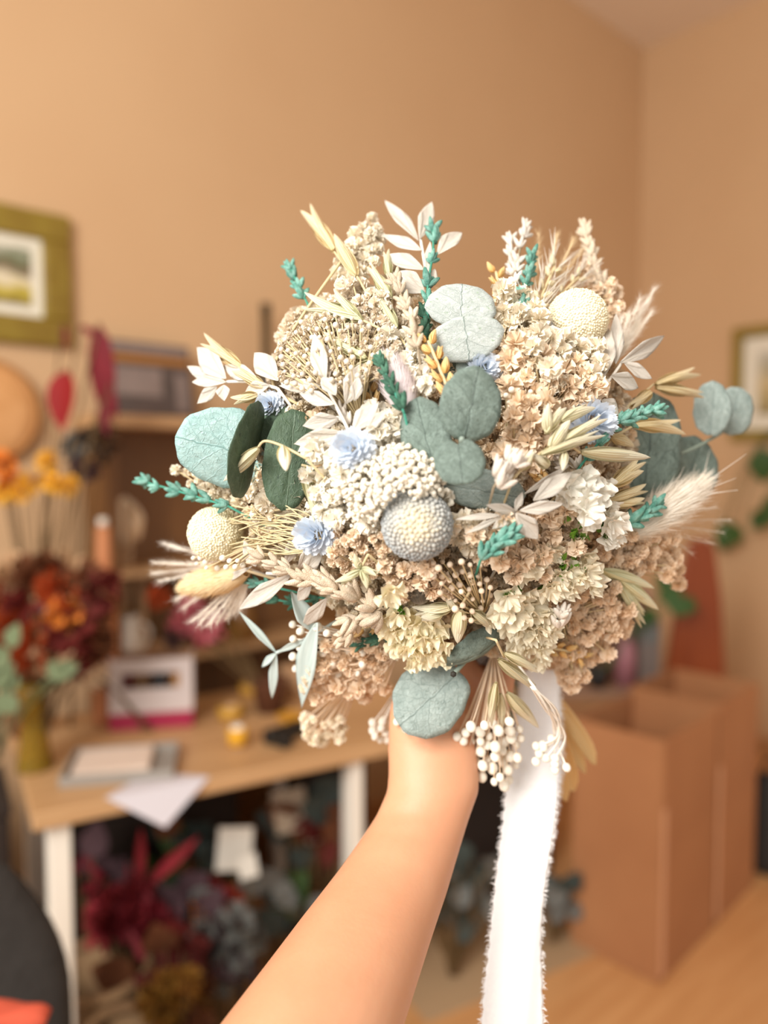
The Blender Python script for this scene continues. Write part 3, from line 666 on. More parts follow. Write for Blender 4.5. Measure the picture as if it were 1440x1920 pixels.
part('bag_body', MB().add(*lathe([(0, 0), (.07, 0), (.085, .05), (.08, .22), (.05, .32), (.03, .33), (0, .33)], 16)), bf, t); part('bag_handle', MB().add(*tube(bez((-.04, 0, .32), (0, 0, .46), (.04, 0, .32)), .006, 6)), bf, t)
q = on_z(1530, 1590, .002)
t = thing('white_bag', 'white paper bag on the floor at the right edge', 'bag', q)
part('bag_body', MB().add(*lathe([(0, 0), (.12, 0), (.14, .05), (.13, .38), (.1, .45), (0, .45)], 10)), white, t); part('bag_handle', MB().add(*tube(bez((-.05, 0, .44), (0, 0, .6), (.05, 0, .44)), .005, 6)), white, t)
# ================================================================== THE BOUQUET
BIND = P(868, 1190, .585)                         # where all stems meet, inside the fist
CEN = P(800, 870, .60)
def dome(x, y): return .445 + .095 * min(((x - 800) / 480) ** 2 + ((y - 850) / 440) ** 2, 1.7)
def D(x, y, lift=0): return P(x, y, dome(x, y) + lift)
def px(x, y, lift=0): return (dome(x, y) + lift) / F
bq_root = thing('bouquet', 'large round bouquet of dried cream flowers and preserved eucalyptus held up by the bare arm', 'bouquet', BIND)
stem_tan = mat('dry_stem', '#c9b48a', '#dccaa2', rough=.8); stem_br = mat('brown_twig', '#8a7a62', '#a3927a', rough=.8)
stem_gr = mat('grey_green_stem', '#7d8c80', '#95a398', rough=.7); stem_wh = mat('bleached_stem', '#efe6d8', '#f6efe4', rough=.7)
stem_teal = mat('teal_stem', '#35806c', '#4b9a84', rough=.8)
CAMV = -FWD
def inner(p, k=.35): 
    p = Vector(p); o = (p - CEN).normalized(); q = p + (BIND - p) * .5 + o * .0; return q
def sprig(name, label, curve, m, r=.0012, to_bind=True):
    """curve: world points tip -> base; the stem goes on from the base down to the binding point"""
    pts = [Vector(p) for p in curve]
    mb = MB()
    if len(pts) > 1: mb.add(*tube(poly(pts, 5), r, 6))
    if to_bind: mb.add(*tube(bez(pts[-1], pts[-1] + (BIND - pts[-1]) * .5 + CAMV * -.015, BIND + Vector((random.uniform(-.008, .008), 0, random.uniform(-.008, .008))), 6), r, 5))
    o = link(name, None, Matrix.Translation(pts[-1]), bq_root)     # replaced below by a mesh with world offset
    bpy.data.objects.remove(o)
    me = mb; A_ = -pts[-1]
    me.v = [v + np.array(A_) for v in me.v]
    o = link(name, me.mesh(name, m), Matrix.Translation(pts[-1]), bq_root)
    o['label'] = label
    return o
def up_img(dx, dy): return (RT * dx - UP * dy)            # image direction (y down) to world

# ---------------------------------------------------------------- eucalyptus
def round_leaf(seed, notch=.0, cup=.18, wavy=.05, flat_tip=0):
    r = np.random.default_rng(seed); k1, k2, k3 = r.uniform(0, 6, 3); v = []; f = []; uv = []
    nr, na = 7, 40
    v.append((0, -.0, -0.0)); uv.append((.5, .5))
    for i in range(1, nr + 1):
        q = i / nr
        for k in range(na):
            a = 2 * pi * k / na
            rr = 1 + wavy * (.5 * math.sin(2 * a + k1) + .35 * math.sin(3 * a + k2) + .25 * math.sin(5 * a + k3)) + .018 * math.sin(11 * a + k2)
            x, y = math.sin(a) * rr * q, math.cos(a) * rr * q
            if y < 0: y *= 1 - notch * math.exp(-(x / .22) ** 2)
            z = -cup * (x * x) * .9 - cup * .6 * y * y + .03 * math.sin(3 * x + k1) * q + .025 * math.sin(4 * y + k3) * q - .05 * math.exp(-(x / .05) ** 2) * .5
            v.append((x, y, z)); uv.append((x * .5 + .5, y * .5 + .5))
    for k in range(na): f.append((0, 1 + (k + 1) % na, 1 + k))
    for i in range(nr - 1):
        for k in range(na):
            a, b = 1 + i * na + k, 1 + i * na + (k + 1) % na; f.append((a, b, b + na, a + na))
    return MB().add(v, f, uv)
E_pale = leaf_mat('eucalyptus_pale', '#9cc0be', '#b5d1cf', '#6f9a96', .85, .5)
E_dark = leaf_mat('eucalyptus_dark', '#42583f', '#5d7460', '#84977f', .5, .55, spots='#33463a')
E_mid = leaf_mat('eucalyptus_grey', '#68786f', '#8b9d94', '#2f3d36', .95, .55, spots='#56675e')
E_cgrey = leaf_mat('eucalyptus_silver', '#8c9c97', '#b0beb9', '#5c6d67', .8, .5, spots='#7c8d86')
E_white = leaf_mat('eucalyptus_frosted', '#b4bdb9', '#d2d8d5', '#73877e', .9, .5, spots='#a3b79f', vfine=9)
RL = {}
def eleaf(par, cx, cy, a, b, yd, lift, m, tilt=(0, 0), seed=1, notch=.0, cup=.18, label=None, wavy=.05):
    k = (seed, notch, cup, m.name, wavy)
    if k not in RL:
        RL[k] = round_leaf(seed, notch, cup, wavy).mesh('leaf', m)
    p = D(cx, cy, lift); s = px(cx, cy, lift)
    M = frame(p, up_img(*yd), CAMV)
    M = M @ Matrix.Rotation(math.radians(tilt[0]), 4, 'X') @ Matrix.Rotation(math.radians(tilt[1]), 4, 'Y') @ scl(a * s, b * s, (a + b) / 2 * s)
    o = link('leaf', RL[k], M, par)
    so = o.modifiers.new('thick', 'SOLIDIFY'); so.thickness = .012; so.offset = 0
    if label: o['label'] = label
    return o
e = sprig('eucalyptus_sprig', 'eucalyptus sprig with one pale and two dark round leaves at the left edge', [D(490, 850, .0), D(560, 870, .02)], stem_gr, .0014)
eleaf(e, 420, 840, 78, 88, (-1, -.22), -.008, E_pale, (8, -10), 2, .1, .12, 'pale blue green round leaf')
eleaf(e, 469, 845, 74, 92, (.22, -1), -.022, E_dark, (0, 81), 3, 0, .12, 'dark green leaf turned edge on')
eleaf(e, 546, 862, 52, 97, (.10, -1), -.004, E_dark, (0, 18), 4, 0, .15, 'dark green oval leaf')
eleaf(e, 540, 815, 62, 52, (.5, -1), .010, E_dark, (0, 0), 5, 0, .15, 'dark green leaf behind')
e = sprig('eucalyptus_sprig', 'eucalyptus sprig with three grey green leaves at the centre', [D(866, 823, -.03), D(862, 850, .01)], stem_gr, .0016)
eleaf(e, 884, 760, 60, 71, (.18, -1), -.034, E_mid, (10, 8), 6, .04, .14)
eleaf(e, 863, 864, 49, 47, (.1, 1), -.037, E_mid, (6, -6), 7, .35, .16)
eleaf(e, 797, 815, 49, 72, (-.25, -1), -.017, E_mid, (-6, -14), 8, 0, .16)
e = sprig('eucalyptus_sprig', 'frosted eucalyptus leaf pair near the top of the bouquet', [D(866, 605, -.006), D(858, 690, .015)], stem_gr, .0022)
eleaf(e, 865, 573, 66, 45, (.05, -1), -.010, E_white, (-8, 4), 9, 0, .10)
eleaf(e, 875, 635, 70, 43, (.15, 1), -.014, E_white, (-8, 2), 10, 0, .10)
link('node', MB().add(*[ico(1)[0], ico(1)[1]]).mesh('node', stem_br), Matrix.Translation(D(866, 605, -.013)) @ scl(.0018), e)
e = sprig('eucalyptus_sprig', 'single grey eucalyptus leaf right of the silver ball flower', [D(838, 900, .0), D(835, 960, .02)], stem_gr)
eleaf(e, 908, 921, 42, 80, (1, .17), -.012, E_cgrey, (-10, 20), 11, 0, .12)
e = sprig('eucalyptus_sprig', 'small pale leaf tucked under the frosted pair', [D(880, 700, .0), D(870, 740, .02)], stem_gr)
eleaf(e, 893, 690, 42, 30, (.3, -1), .004, E_cgrey, (0, 20), 12, 0, .12); eleaf(e, 842, 675, 22, 34, (-.1, -1), .006, E_mid, (0, 20), 13, 0, .12)
e = sprig('eucalyptus_sprig', 'eucalyptus sprig with four leaves reaching out to the right', [D(1352, 812, .035), D(1290, 845, .035), D(1200, 870, .04)], stem_gr, .0014)
eleaf(e, 1217, 845, 72, 112, (.12, -1), .036, E_mid, (0, 12), 14, 0, .12)
eleaf(e, 1293, 884, 66, 68, (.5, -1), .050, E_mid, (0, 16), 15, 0, .12)
eleaf(e, 1337, 766, 37, 52, (.1, -1), .020, E_cgrey, (0, 0), 16, 0, .1)
eleaf(e, 1377, 771, 43, 47, (.3, -1), .030, E_cgrey, (0, 12), 17, 0, .12)
e = sprig('eucalyptus_sprig', 'eucalyptus sprig with one round and one folded leaf below the flowers', [D(850, 1264, -.02), D(880, 1230, .0)], stem_gr, .0018)
eleaf(e, 808, 1309, 68, 78, (-.72, .62), -.028, E_cgrey, (6, 6), 18, .1, .12)
eleaf(e, 898, 1226, 38, 62, (.86, -.5), -.018, E_mid, (0, 42), 19, 0, .5)
link('node', MB().add(*[ico(1)[0], ico(1)[1]]).mesh('node', mat('dark_node', '#2a2620')), Matrix.Translation(D(850, 1264, -.038)) @ scl(.0022), e)

# ---------------------------------------------------------------- pointed leaves (bleached ruscus, narrow eucalyptus)
def lance(bend=.16, fold=.16, seed=0, wd=1.0, peak=.42, twist=.0):
    r = np.random.default_rng(seed); k1 = r.uniform(0, 6)
    def fn(a, b):
        u = a * 2 - 1
        if b <= 0: h = .06
        elif b < peak: h = (b / peak) ** .7
        else: q = (1 - b) / (1 - peak); h = q ** 1.05 * (1 + .75 * (1 - q))
        h = max(h, .03) if b < 1 else .0
        h *= wd
        x = u * h; z = fold * abs(u) * h - bend * 6 * (b - .3) ** 2 * (1 if b > .3 else .3) + .05 * math.sin(5 * b + k1) * u
        return (x, b, z)
    return MB().add(*grid(6, 14, fn))
ruscus_m = leaf_mat('bleached_leaf', '#d3cabe', '#e3dbd0', '#b4a693', .65, .6, side=1, vfine=9)
ruscus_m2 = ruscus_m
blade_m = mat('narrow_blade', '#b9cac6', '#cfdcd8', scale=3, rough=.6, transl=.15)
LC = {}
def lleaf(par, base, tip, hw, lb=0, lt=0, m=None, seed=0, roll=0, bend=None, name='leaf'):
    m = m or ruscus_m
    bend = [.05, .12, .2, -.08, .02][seed % 5] if bend is None else bend
    k = (m.name, seed % 5, bend)
    if k not in LC: LC[k] = lance(bend=bend * .6, fold=[.2, .1, .25, .15, .3][seed % 5], seed=seed).mesh('leaf', m)
    p = D(*base, lb); q = D(*tip, lt); s = px(*base, lb); ln = (q - p).length
    M = frame(p, q - p, CAMV) @ Matrix.Rotation(math.radians(roll), 4, 'Y') @ scl(hw * 1.05 * s, ln, hw * s * 1.6)
    o = link(name, LC[k], M, par)
    so = o.modifiers.new('thick', 'SOLIDIFY'); so.thickness = .02; so.offset = 0
    return o
def ruscus(label, stem, leaves, lift=0, r=.0011):
    e = sprig('ruscus_sprig', label, [D(x, y, lift + .004) for x, y in stem], stem_wh, r)
    for i, L in enumerate(leaves):
        bx_, by_, tx_, ty_, hw = L[:5]; dl = L[5] if len(L) > 5 else 0
        lleaf(e, (bx_, by_), (tx_, ty_), hw, lift + dl * .3, lift + dl + random.uniform(-.006, .006), seed=i, roll=random.uniform(-22, 22))
    return e
ruscus('bleached white leaf sprig standing at the top of the bouquet', [(788, 446), (797, 500), (803, 560)],
       [(784, 451, 721, 374, 15), (787, 447, 811, 374, 16), (820, 478, 868, 428, 17), (789, 469, 716, 441, 14), (795, 506, 715, 478, 16), (796, 548, 735, 511, 22), (800, 520, 806, 450, 9), (803, 545, 818, 500, 10)], .0)
ruscus('bleached white leaf sprig at the far left above the pale leaf', [(423, 716), (470, 716), (520, 728)],
       [(423, 710, 367, 650, 22), (402, 714, 348, 685, 12), (423, 716, 355, 714, 13), (407, 725, 371, 756, 12), (419, 722, 421, 752, 13), (521, 714, 475, 660, 22), (482, 710, 413, 685, 16), (505, 722, 455, 735, 14)], -.004)
ruscus('bleached white leaf sprig left of centre above the blue flower', [(606, 712), (628, 757), (650, 800), (665, 840)],
       [(609, 718, 588, 622, 17, -.008), (615, 714, 613, 643, 10), (630, 741, 602, 703, 15, -.012), (600, 725, 525, 724, 14), (626, 758, 561, 737, 14), (648, 757, 680, 679, 21), (662, 807, 709, 753, 19, -.006), (685, 811, 724, 768, 11), (635, 784, 569, 797, 18), (650, 812, 551, 832, 19, .006), (665, 752, 672, 705, 12)], -.014)
ruscus('bleached white leaf sprig at right below the cream ball flower', [(1168, 676), (1140, 715), (1090, 762)],
       [(1154, 682, 1156, 586, 15), (1132, 706, 1141, 612, 18), (1164, 680, 1253, 628, 16), (1170, 681, 1220, 711, 14), (1146, 704, 1197, 728, 17), (1140, 711, 1118, 740, 14), (1128, 750, 1165, 777, 16), (1095, 762, 1060, 700, 9)], -.018)
ruscus('bleached white leaf sprig right of the silver ball flower', [(970, 950), (955, 985), (950, 1030)],
       [(1000, 938, 1073, 884, 17, -.012), (983, 926, 1070, 872, 8), (975, 957, 1060, 945, 13, -.016), (968, 960, 910, 946, 10), (965, 956, 980, 922, 8), (968, 962, 1010, 1012, 20, -.014), (965, 960, 923, 992, 12), (940, 966, 852, 973, 7), (938, 970, 872, 1000, 6)], -.028)
ruscus('bleached white leaf sprig at lower left below the pale blue flower', [(500, 1075), (560, 1080), (630, 1100)],
       [(480, 1062, 457, 1013, 13), (472, 1062, 392, 1103, 7), (545, 1078, 443, 1146, 17, -.012), (535, 1058, 568, 986, 13), (570, 1075, 606, 1034, 13), (560, 1066, 596, 1012, 11), (612, 1122, 566, 1180, 15), (585, 1090, 555, 1130, 12)], -.006)
e = sprig('narrow_eucalyptus_sprig', 'narrow leaved grey eucalyptus hanging at lower left', [D(518, 1224, .0), D(560, 1205, .01), D(640, 1160, .03)], blade_m, .0012)
for i, (x0, y0, x1, y1, hw) in enumerate(((518, 1224, 448, 1146, 7), (518, 1226, 508, 1312, 11), (518, 1224, 488, 1252, 7), (522, 1222, 582, 1194, 7), (588, 1185, 545, 1108, 17))): lleaf(e, (x0, y0), (x1, y1), hw, 0, 0, blade_m, i, roll=20)
lleaf(e, (594, 1168), (556, 1334), 26, -.005, -.012, blade_m, 3, roll=35, bend=.2)

# ---------------------------------------------------------------- oats
oat_g = stripe_mat('oat_green', '#cdca98', '#e8e6c2', 8, tip='#f2ecd0'); oat_y = stripe_mat('oat_straw', '#e0c68c', '#f2e2b8', 8, tip='#f5e8c8')
oat_p = stripe_mat('oat_pale', '#dccf9e', '#f2eccc', 9, tip='#f8f2de')
def oat_mesh(open_, seed, m):
    r = np.random.default_rng(seed); mb = MB()
    for k, (ang, ln, tl) in enumerate(((0, 1, open_), (pi, .96, open_ * .9), (pi * .5, .8, open_ * .35))):
        def fn(a, b):
            u = (a - .5) * pi * 1.15
            h = (math.sin(pi * min(1, b * .93 + .04)) ** .75) * (1 - .35 * b) * (1 - b * .18)
            if b > .93: h *= max(.02, (1 - b) / .07)
            x = math.sin(u) * h; z = (math.cos(u) - .15) * h * .8
            return (x, b * ln, z + tl * b * b * 1.6 - .12)
        g, f, uv = grid(8, 12, fn); mb.add(g, f, uv, Matrix.Rotation(ang, 4, 'Y'))
    return mb.mesh('spikelet', m)
OC = {}
def oat(par, bx_, by_, tx_, ty_, hw, lift, m, open_=.3, roll=None):
    sd = random.randint(0, 2); k = (round(open_, 1), sd, m.name)
    if k not in OC: OC[k] = oat_mesh(open_, sd, m)
    p = D(bx_, by_, lift); q = D(tx_, ty_, lift + random.uniform(-.008, .004)); s = px(bx_, by_, lift)
    M = frame(p, q - p, CAMV) @ Matrix.Rotation(math.radians(roll if roll is not None else random.uniform(30, 120)), 4, 'Y') @ scl(hw * 1.25 * s, (q - p).length * 1.05, hw * 1.25 * s)
    return link('spikelet', OC[k], M, par)
def oats(label, stem, items, lift, m, r=.0008):
    e = sprig('oat_sprig', label, [D(x, y, lift + .002) for x, y in stem], stem_tan, r)
    for it in items: oat(e, *it[:5], lift + (it[7] if len(it) > 7 else 0), m, it[5] if len(it) > 5 else .3, it[6] if len(it) > 6 else None)
    return e
oats('straw yellow oat sprig rising highest at upper left', [(624, 468), (648, 500), (669, 518), (690, 555)], [(626, 470, 573, 390, 16, .5, 90), (669, 516, 628, 444, 14, .2, 20)], -.005, oat_y)
oats('green yellow oat sprig below the highest oats', [(673, 597), (720, 620)], [(676, 597, 572, 566, 17, .6, 70), (678, 600, 625, 548, 12, .3)], -.012, oat_g)
oats('green yellow oat sprig left of the frosted leaves', [(733, 560), (742, 616), (770, 660)], [(733, 560, 692, 498, 13, .3), (744, 616, 700, 545, 14, .3), (730, 520, 724, 470, 10, .4)], -.004, oat_g)
oats('green oat sprig above the white leaves left of centre', [(688, 672), (730, 690)], [(687, 672, 603, 629, 13, .4), (697, 676, 645, 704, 10, .3), (690, 700, 655, 722, 9, .3)], -.010, oat_g)
oats('oat sprig at far left behind the white leaves', [(452, 688), (500, 740)], [(454, 688, 380, 636, 14, .5, 80), (495, 728, 440, 692, 13, .4), (484, 740, 436, 752, 12, .4)], -.002, oat_y)
oats('pale oat sprig arching over the dark leaf at left', [(484, 839), (497, 827), (529, 836), (575, 860)], [(484, 840, 424, 899, 13, .2, 15), (529, 836, 537, 882, 13, .2, 10)], -.036, oat_p)
oats('green oat hull hanging left of the white cluster', [(566, 872), (600, 880)], [(569, 876, 596, 975, 12, .4)], -.012, oat_g)
oats('oat sprig fanned out in front of the blue flower at right', [(1091, 850), (1050, 830), (1000, 860), (960, 900)],
     [(1028, 812, 1025, 758, 12, .3), (1023, 812, 1056, 764, 13, .3), (1050, 790, 1106, 762, 13, .5), (1032, 842, 1066, 790, 14, .2, 20), (1050, 830, 1132, 782, 12, .4), (1013, 852, 1127, 812, 12, .4), (1091, 848, 1212, 857, 15, .2, 10), (975, 880, 1001, 843, 13, .2), (1028, 874, 998, 852, 12, .2), (1058, 845, 1056, 882, 9, .2)], -.034, oat_p)
oats('straw oat sprig at right below the white leaf sprig', [(1226, 720), (1180, 760)], [(1229, 720, 1307, 696, 12, .5, 80), (1230, 726, 1318, 740, 13, .3), (1220, 735, 1180, 765, 12, .3)], .006, oat_y)
oats('straw oat hull over the dark leaf at right', [(1188, 798), (1150, 820)], [(1190, 798, 1279, 800, 15, .6, 80), (1147, 820, 1182, 830, 12, .5)], .004, oat_y)
oats('straw oat sprig right of the white statice', [(1149, 912), (1120, 940)], [(1147, 910, 1203, 862, 14, .4, 80), (1150, 912, 1203, 882, 12, .2), (1138, 938, 1212, 914, 13, .4), (1148, 944, 1208, 938, 12, .3)], -.004, oat_y)
oats('green oat sprig at right edge below the peach cluster', [(1154, 1086), (1110, 1070)], [(1130, 1070, 1220, 1098, 13, .3), (1154, 1086, 1206, 1172, 13, .3), (1157, 1084, 1229, 1138, 14, .25, 20), (1160, 1095, 1208, 1150, 10, .2)], -.002, oat_g)
oats('pale oat sprig at the lower centre above the round leaf', [(862, 1140), (880, 1110)], [(862, 1143, 858, 1202, 16, .15, 10), (848, 1138, 776, 1146, 14, .4), (852, 1142, 838, 1120, 10, .3), (884, 1146, 918, 1172, 14, .25), (830, 1150, 790, 1160, 12, .3)], -.020, oat_p)
oats('open pale green oat husk left of lower centre', [(676, 1068), (690, 1040)], [(676, 1068, 634, 1094, 9, .6), (676, 1068, 692, 1098, 10, .5), (676, 1066, 662, 1040, 8, .4), (678, 1066, 708, 1076, 8, .4)], -.026, oat_g)
oats('pale oat sprig hanging beside the round leaf at the bottom', [(945, 1232), (930, 1200)], [(935, 1237, 1002, 1288, 13, .3), (950, 1300, 1007, 1360, 13, .2, 20), (930, 1280, 918, 1362, 11, .3), (938, 1300, 941, 1372, 9, .2), (945, 1225, 1008, 1256, 11, .3)], -.045, oat_p)

# ---------------------------------------------------------------- lavender
def bud_mesh(seed, m, n=6):
    r = np.random.default_rng(seed); mb = MB(); v0, f0 = ico(2); v0 = np.array(v0)
    for k in range(n):
        a = 2 * pi * k / n + r.uniform(-.4, .4); sp = r.uniform(.25, .85)
        d = Vector((math.cos(a) * sp, 1, math.sin(a) * sp)).normalized(); ln = r.uniform(.75, 1.05)
        v = v0.copy(); v *= np.array([.17, .52, .17]); th = np.arctan2(v[:, 2], v[:, 0]); v[:, 0] *= 1 + .14 * np.sin(5 * th); v[:, 2] *= 1 + .14 * np.sin(5 * th)
        v[:, 1] += .5; v[:, [0, 2]] *= (1.15 - .35 * v[:, 1:2]); v *= ln
        mb.add(v, f0, None, frame((0, 0, 0), d, (.1, .2, 1)))
    return mb.mesh('bud', m)
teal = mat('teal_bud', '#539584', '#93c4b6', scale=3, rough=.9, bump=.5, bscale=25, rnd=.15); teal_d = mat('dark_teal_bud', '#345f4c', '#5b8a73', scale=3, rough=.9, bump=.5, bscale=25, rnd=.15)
tanb = mat('tan_bud', '#d6bfa4', '#ecdcc4', scale=3, rough=.9, bump=.5, bscale=25, rnd=.12); palb = mat('pale_bud', '#e8dccd', '#f6ede2', scale=3, rough=.9, bump=.5, bscale=25, rnd=.1)
BC = {}
def lavender(label, curve, n, size, m, sm, lift=0, dens=1, jit=3):
    pts = [D(x, y, lift) for x, y in curve]; e = sprig('lavender_sprig', label, pts, sm, .0008)
    cp = poly(pts, 8)
    for i in range(n):
        t = i / max(1, n - 1); q = cp[int(t * (len(cp) - 1) * .98)]; nx = cp[max(int(t * (len(cp) - 1) * .98) - 1, 0)]; pv = cp[min(int(t * (len(cp) - 1) * .98) + 1, len(cp) - 1)]
        d = nx - pv
        k = (m.name, i % 3)
        if k not in BC: BC[k] = bud_mesh(i % 3, m)
        s = 1.15 * size * (.45 + dome(*curve[0]) - .445) / F * random.uniform(.85, 1.15)
        o = link('bud', BC[k], frame(q + Vector((random.uniform(-1, 1), random.uniform(-1, 1), random.uniform(-1, 1))) * jit * .0003, d, CAMV) @ Matrix.Rotation(random.uniform(0, 6.28), 4, 'Y') @ scl(s), e)
    return e
lavender('teal lavender tip at the upper left beside the oats', [(545, 505), (557, 530), (572, 560)], 4, 24, teal, stem_teal, .012)
lavender('slender teal lavender in front of the top white leaf sprig', [(811, 432), (812, 470), (803, 530), (800, 570)], 5, 26, teal, stem_teal, -.006)
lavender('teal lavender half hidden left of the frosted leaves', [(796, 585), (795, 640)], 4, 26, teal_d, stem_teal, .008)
lavender('teal lavender right of the frosted leaves', [(998, 482), (985, 540), (968, 600)], 7, 27, teal, stem_teal, .0)
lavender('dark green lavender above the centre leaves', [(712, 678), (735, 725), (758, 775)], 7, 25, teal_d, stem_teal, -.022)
lavender('teal lavender pointing out to the far left', [(277, 905), (330, 920), (380, 935), (430, 950)], 6, 28, teal, stem_teal, -.006)
lavender('teal lavender at right in front of the dark leaves', [(1226, 768), (1190, 783), (1150, 800), (1095, 865)], 9, 27, teal, stem_teal, -.022)
lavender('short teal lavender in front of the bunny tail', [(1226, 950), (1200, 970), (1178, 985)], 4, 30, teal, stem_teal, -.012)
lavender('thick teal lavender tip lower right of the silver ball', [(948, 1008), (925, 1025), (900, 1052)], 6, 32, teal, stem_teal, -.036)
lavender('teal lavender behind the tan bunny tail at lower left', [(452, 1085), (478, 1092), (510, 1100)], 4, 22, teal, stem_teal, .01)
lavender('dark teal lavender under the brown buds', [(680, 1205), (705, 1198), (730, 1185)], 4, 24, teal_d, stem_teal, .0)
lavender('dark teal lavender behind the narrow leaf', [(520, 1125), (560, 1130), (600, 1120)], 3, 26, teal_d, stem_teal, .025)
lavender('tan lavender standing left of the frosted leaves', [(742, 528), (755, 560), (772, 600), (784, 655)], 8, 28, tanb, stem_br, -.018)
lavender('pale lavender at the top behind the wheat', [(985, 430), (972, 480), (965, 530), (962, 600)], 8, 26, palb, stem_br, .008)
lavender('second pale lavender near the right top', [(958, 455), (962, 520)], 5, 22, palb, stem_br, .012)
lavender('tan lavender rising above the cream ball flower', [(1098, 435), (1110, 480), (1125, 530), (1145, 560)], 9, 26, tanb, stem_br, .02)
lavender('large brown lavender spikes at lower left', [(500, 1050), (560, 1080), (610, 1100), (660, 1120), (700, 1150)], 10, 36, tanb, stem_br, -.022, jit=8)
lavender('brown lavender cluster at lower left of centre', [(650, 1185), (680, 1160), (715, 1140)], 7, 34, tanb, stem_br, -.020, jit=14)
lavender('white tipped lavender bud cluster right of the centre leaves', [(958, 868), (940, 890), (925, 915)], 7, 30, palb, stem_br, -.034, jit=20)
lavender('grey lavender buds below the fanned oats', [(1050, 855), (1075, 875), (1085, 900)], 5, 26, palb, stem_br, -.012, jit=10)
lavender('small white lavender bud in the cream statice', [(1050, 1155), (1045, 1175)], 3, 30, palb, stem_br, -.026)
lavender('greyish lavender buds behind the white leaves', [(640, 770), (655, 800)], 4, 24, palb, stem_br, -.002)

# ---------------------------------------------------------------- ball flowers (craspedia)
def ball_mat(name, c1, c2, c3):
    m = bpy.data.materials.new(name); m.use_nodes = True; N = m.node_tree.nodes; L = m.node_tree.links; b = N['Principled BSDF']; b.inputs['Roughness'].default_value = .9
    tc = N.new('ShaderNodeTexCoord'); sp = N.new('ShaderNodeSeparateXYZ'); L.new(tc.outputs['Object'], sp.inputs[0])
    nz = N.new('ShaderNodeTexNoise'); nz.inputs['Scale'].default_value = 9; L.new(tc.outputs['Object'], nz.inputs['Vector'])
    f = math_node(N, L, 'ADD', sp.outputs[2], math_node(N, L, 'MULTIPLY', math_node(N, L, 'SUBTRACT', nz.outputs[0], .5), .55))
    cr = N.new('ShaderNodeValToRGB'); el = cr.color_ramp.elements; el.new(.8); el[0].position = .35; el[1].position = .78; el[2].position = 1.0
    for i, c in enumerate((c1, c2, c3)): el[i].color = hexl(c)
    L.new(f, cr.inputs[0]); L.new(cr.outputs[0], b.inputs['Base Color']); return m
def ball(label, x, y, r, lift, m, n=800, bump=.055, ax=(-.05, .05)):
    p = D(x, y, lift); s = r * px(x, y, lift); mb = MB(); rr = np.random.default_rng(int(x))
    v0, f0 = ico(3); mb.add(np.array(v0) * .955, f0); v1, f1 = ico(1); v1 = np.array(v1)
    for d in fib(n):
        q = rr.uniform(.75, 1.2); d = d + rr.normal(0, .012, 3); d /= np.linalg.norm(d); mb.add(v1 * bump * q + d * (.955 + rr.uniform(-.012, .02)), f1)
    M = frame(p, UP, (CAMV + RT * ax[0] + UP * ax[1]).normalized()) @ scl(s)
    return tag(link('ball_flower', mb.mesh('ball_flower', m), M, bq_root), label)
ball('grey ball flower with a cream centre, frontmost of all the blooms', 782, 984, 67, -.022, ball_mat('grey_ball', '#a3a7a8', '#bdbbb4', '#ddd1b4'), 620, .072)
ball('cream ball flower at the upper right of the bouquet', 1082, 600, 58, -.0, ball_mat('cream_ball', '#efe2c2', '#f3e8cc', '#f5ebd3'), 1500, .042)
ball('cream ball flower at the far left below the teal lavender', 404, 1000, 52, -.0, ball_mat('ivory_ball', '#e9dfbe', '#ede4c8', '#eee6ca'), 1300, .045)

# ---------------------------------------------------------------- floret meshes
cream = mat('cream_petal', '#f8ecd6', '#fef8ea', scale=2.5, rough=.85, transl=.22, rnd=.06)
ivory = mat('ivory_petal', '#fcf4e2', '#fffcf4', scale=2.5, rough=.85, transl=.22, rnd=.04)
peach = mat('peach_petal', '#f2dcc0', '#f9e8d2', scale=2.5, rough=.85, transl=.2, rnd=.08)
beige = mat('beige_petal', '#ecdfcb', '#f5eadb', scale=2.5, rough=.85, transl=.15, rnd=.1)
def floret_mb(seed, n=30, crink=.17, wd=.46, frac=.85): return petal_ball(n, seed, .15, wd, frac, crink)
FL = {}
def floret_me(m, k):
    q = (m.name, k)
    if q not in FL: FL[q] = floret_mb(100 + k).mesh('floret', m)
    return FL[q]
FLV = [floret_mb(100 + k).data() for k in range(4)]
v0, f0 = ico(1)
def bead_mb():
    v = np.array(ico(2)[0]); v[:, 2] *= 1.15; th = np.arctan2(v[:, 1], v[:, 0]); top = v[:, 2] > .5; v[top, :2] *= (1 + .25 * np.sin(5 * th[top]))[:, None]; return MB().add(v, ico(2)[1])
BEADV = bead_mb().data()
def inpoly(x, y, pg):
    c = False; n = len(pg); j = n - 1
    for i in range(n):
        if (pg[i][1] > y) != (pg[j][1] > y) and x < (pg[j][0] - pg[i][0]) * (y - pg[i][1]) / (pg[j][1] - pg[i][1]) + pg[i][0]: c = not c
        j = i
    return c
def scatter(pg, dist, seed, tries=6000, maxn=9999):
    r = random.Random(seed); xs = [p[0] for p in pg]; ys = [p[1] for p in pg]; out = []; cell = {}
    for _ in range(tries):
        x, y = r.uniform(min(xs), max(xs)), r.uniform(min(ys), max(ys))
        if not inpoly(x, y, pg): continue
        cx, cy = int(x // dist), int(y // dist)
        if any((x - a) ** 2 + (y - b) ** 2 < dist * dist for i in (-1, 0, 1) for j in (-1, 0, 1) for a, b in cell.get((cx + i, cy + j), ())): continue
        cell.setdefault((cx, cy), []).append((x, y)); out.append((x, y))
        if len(out) >= maxn: break
    return out
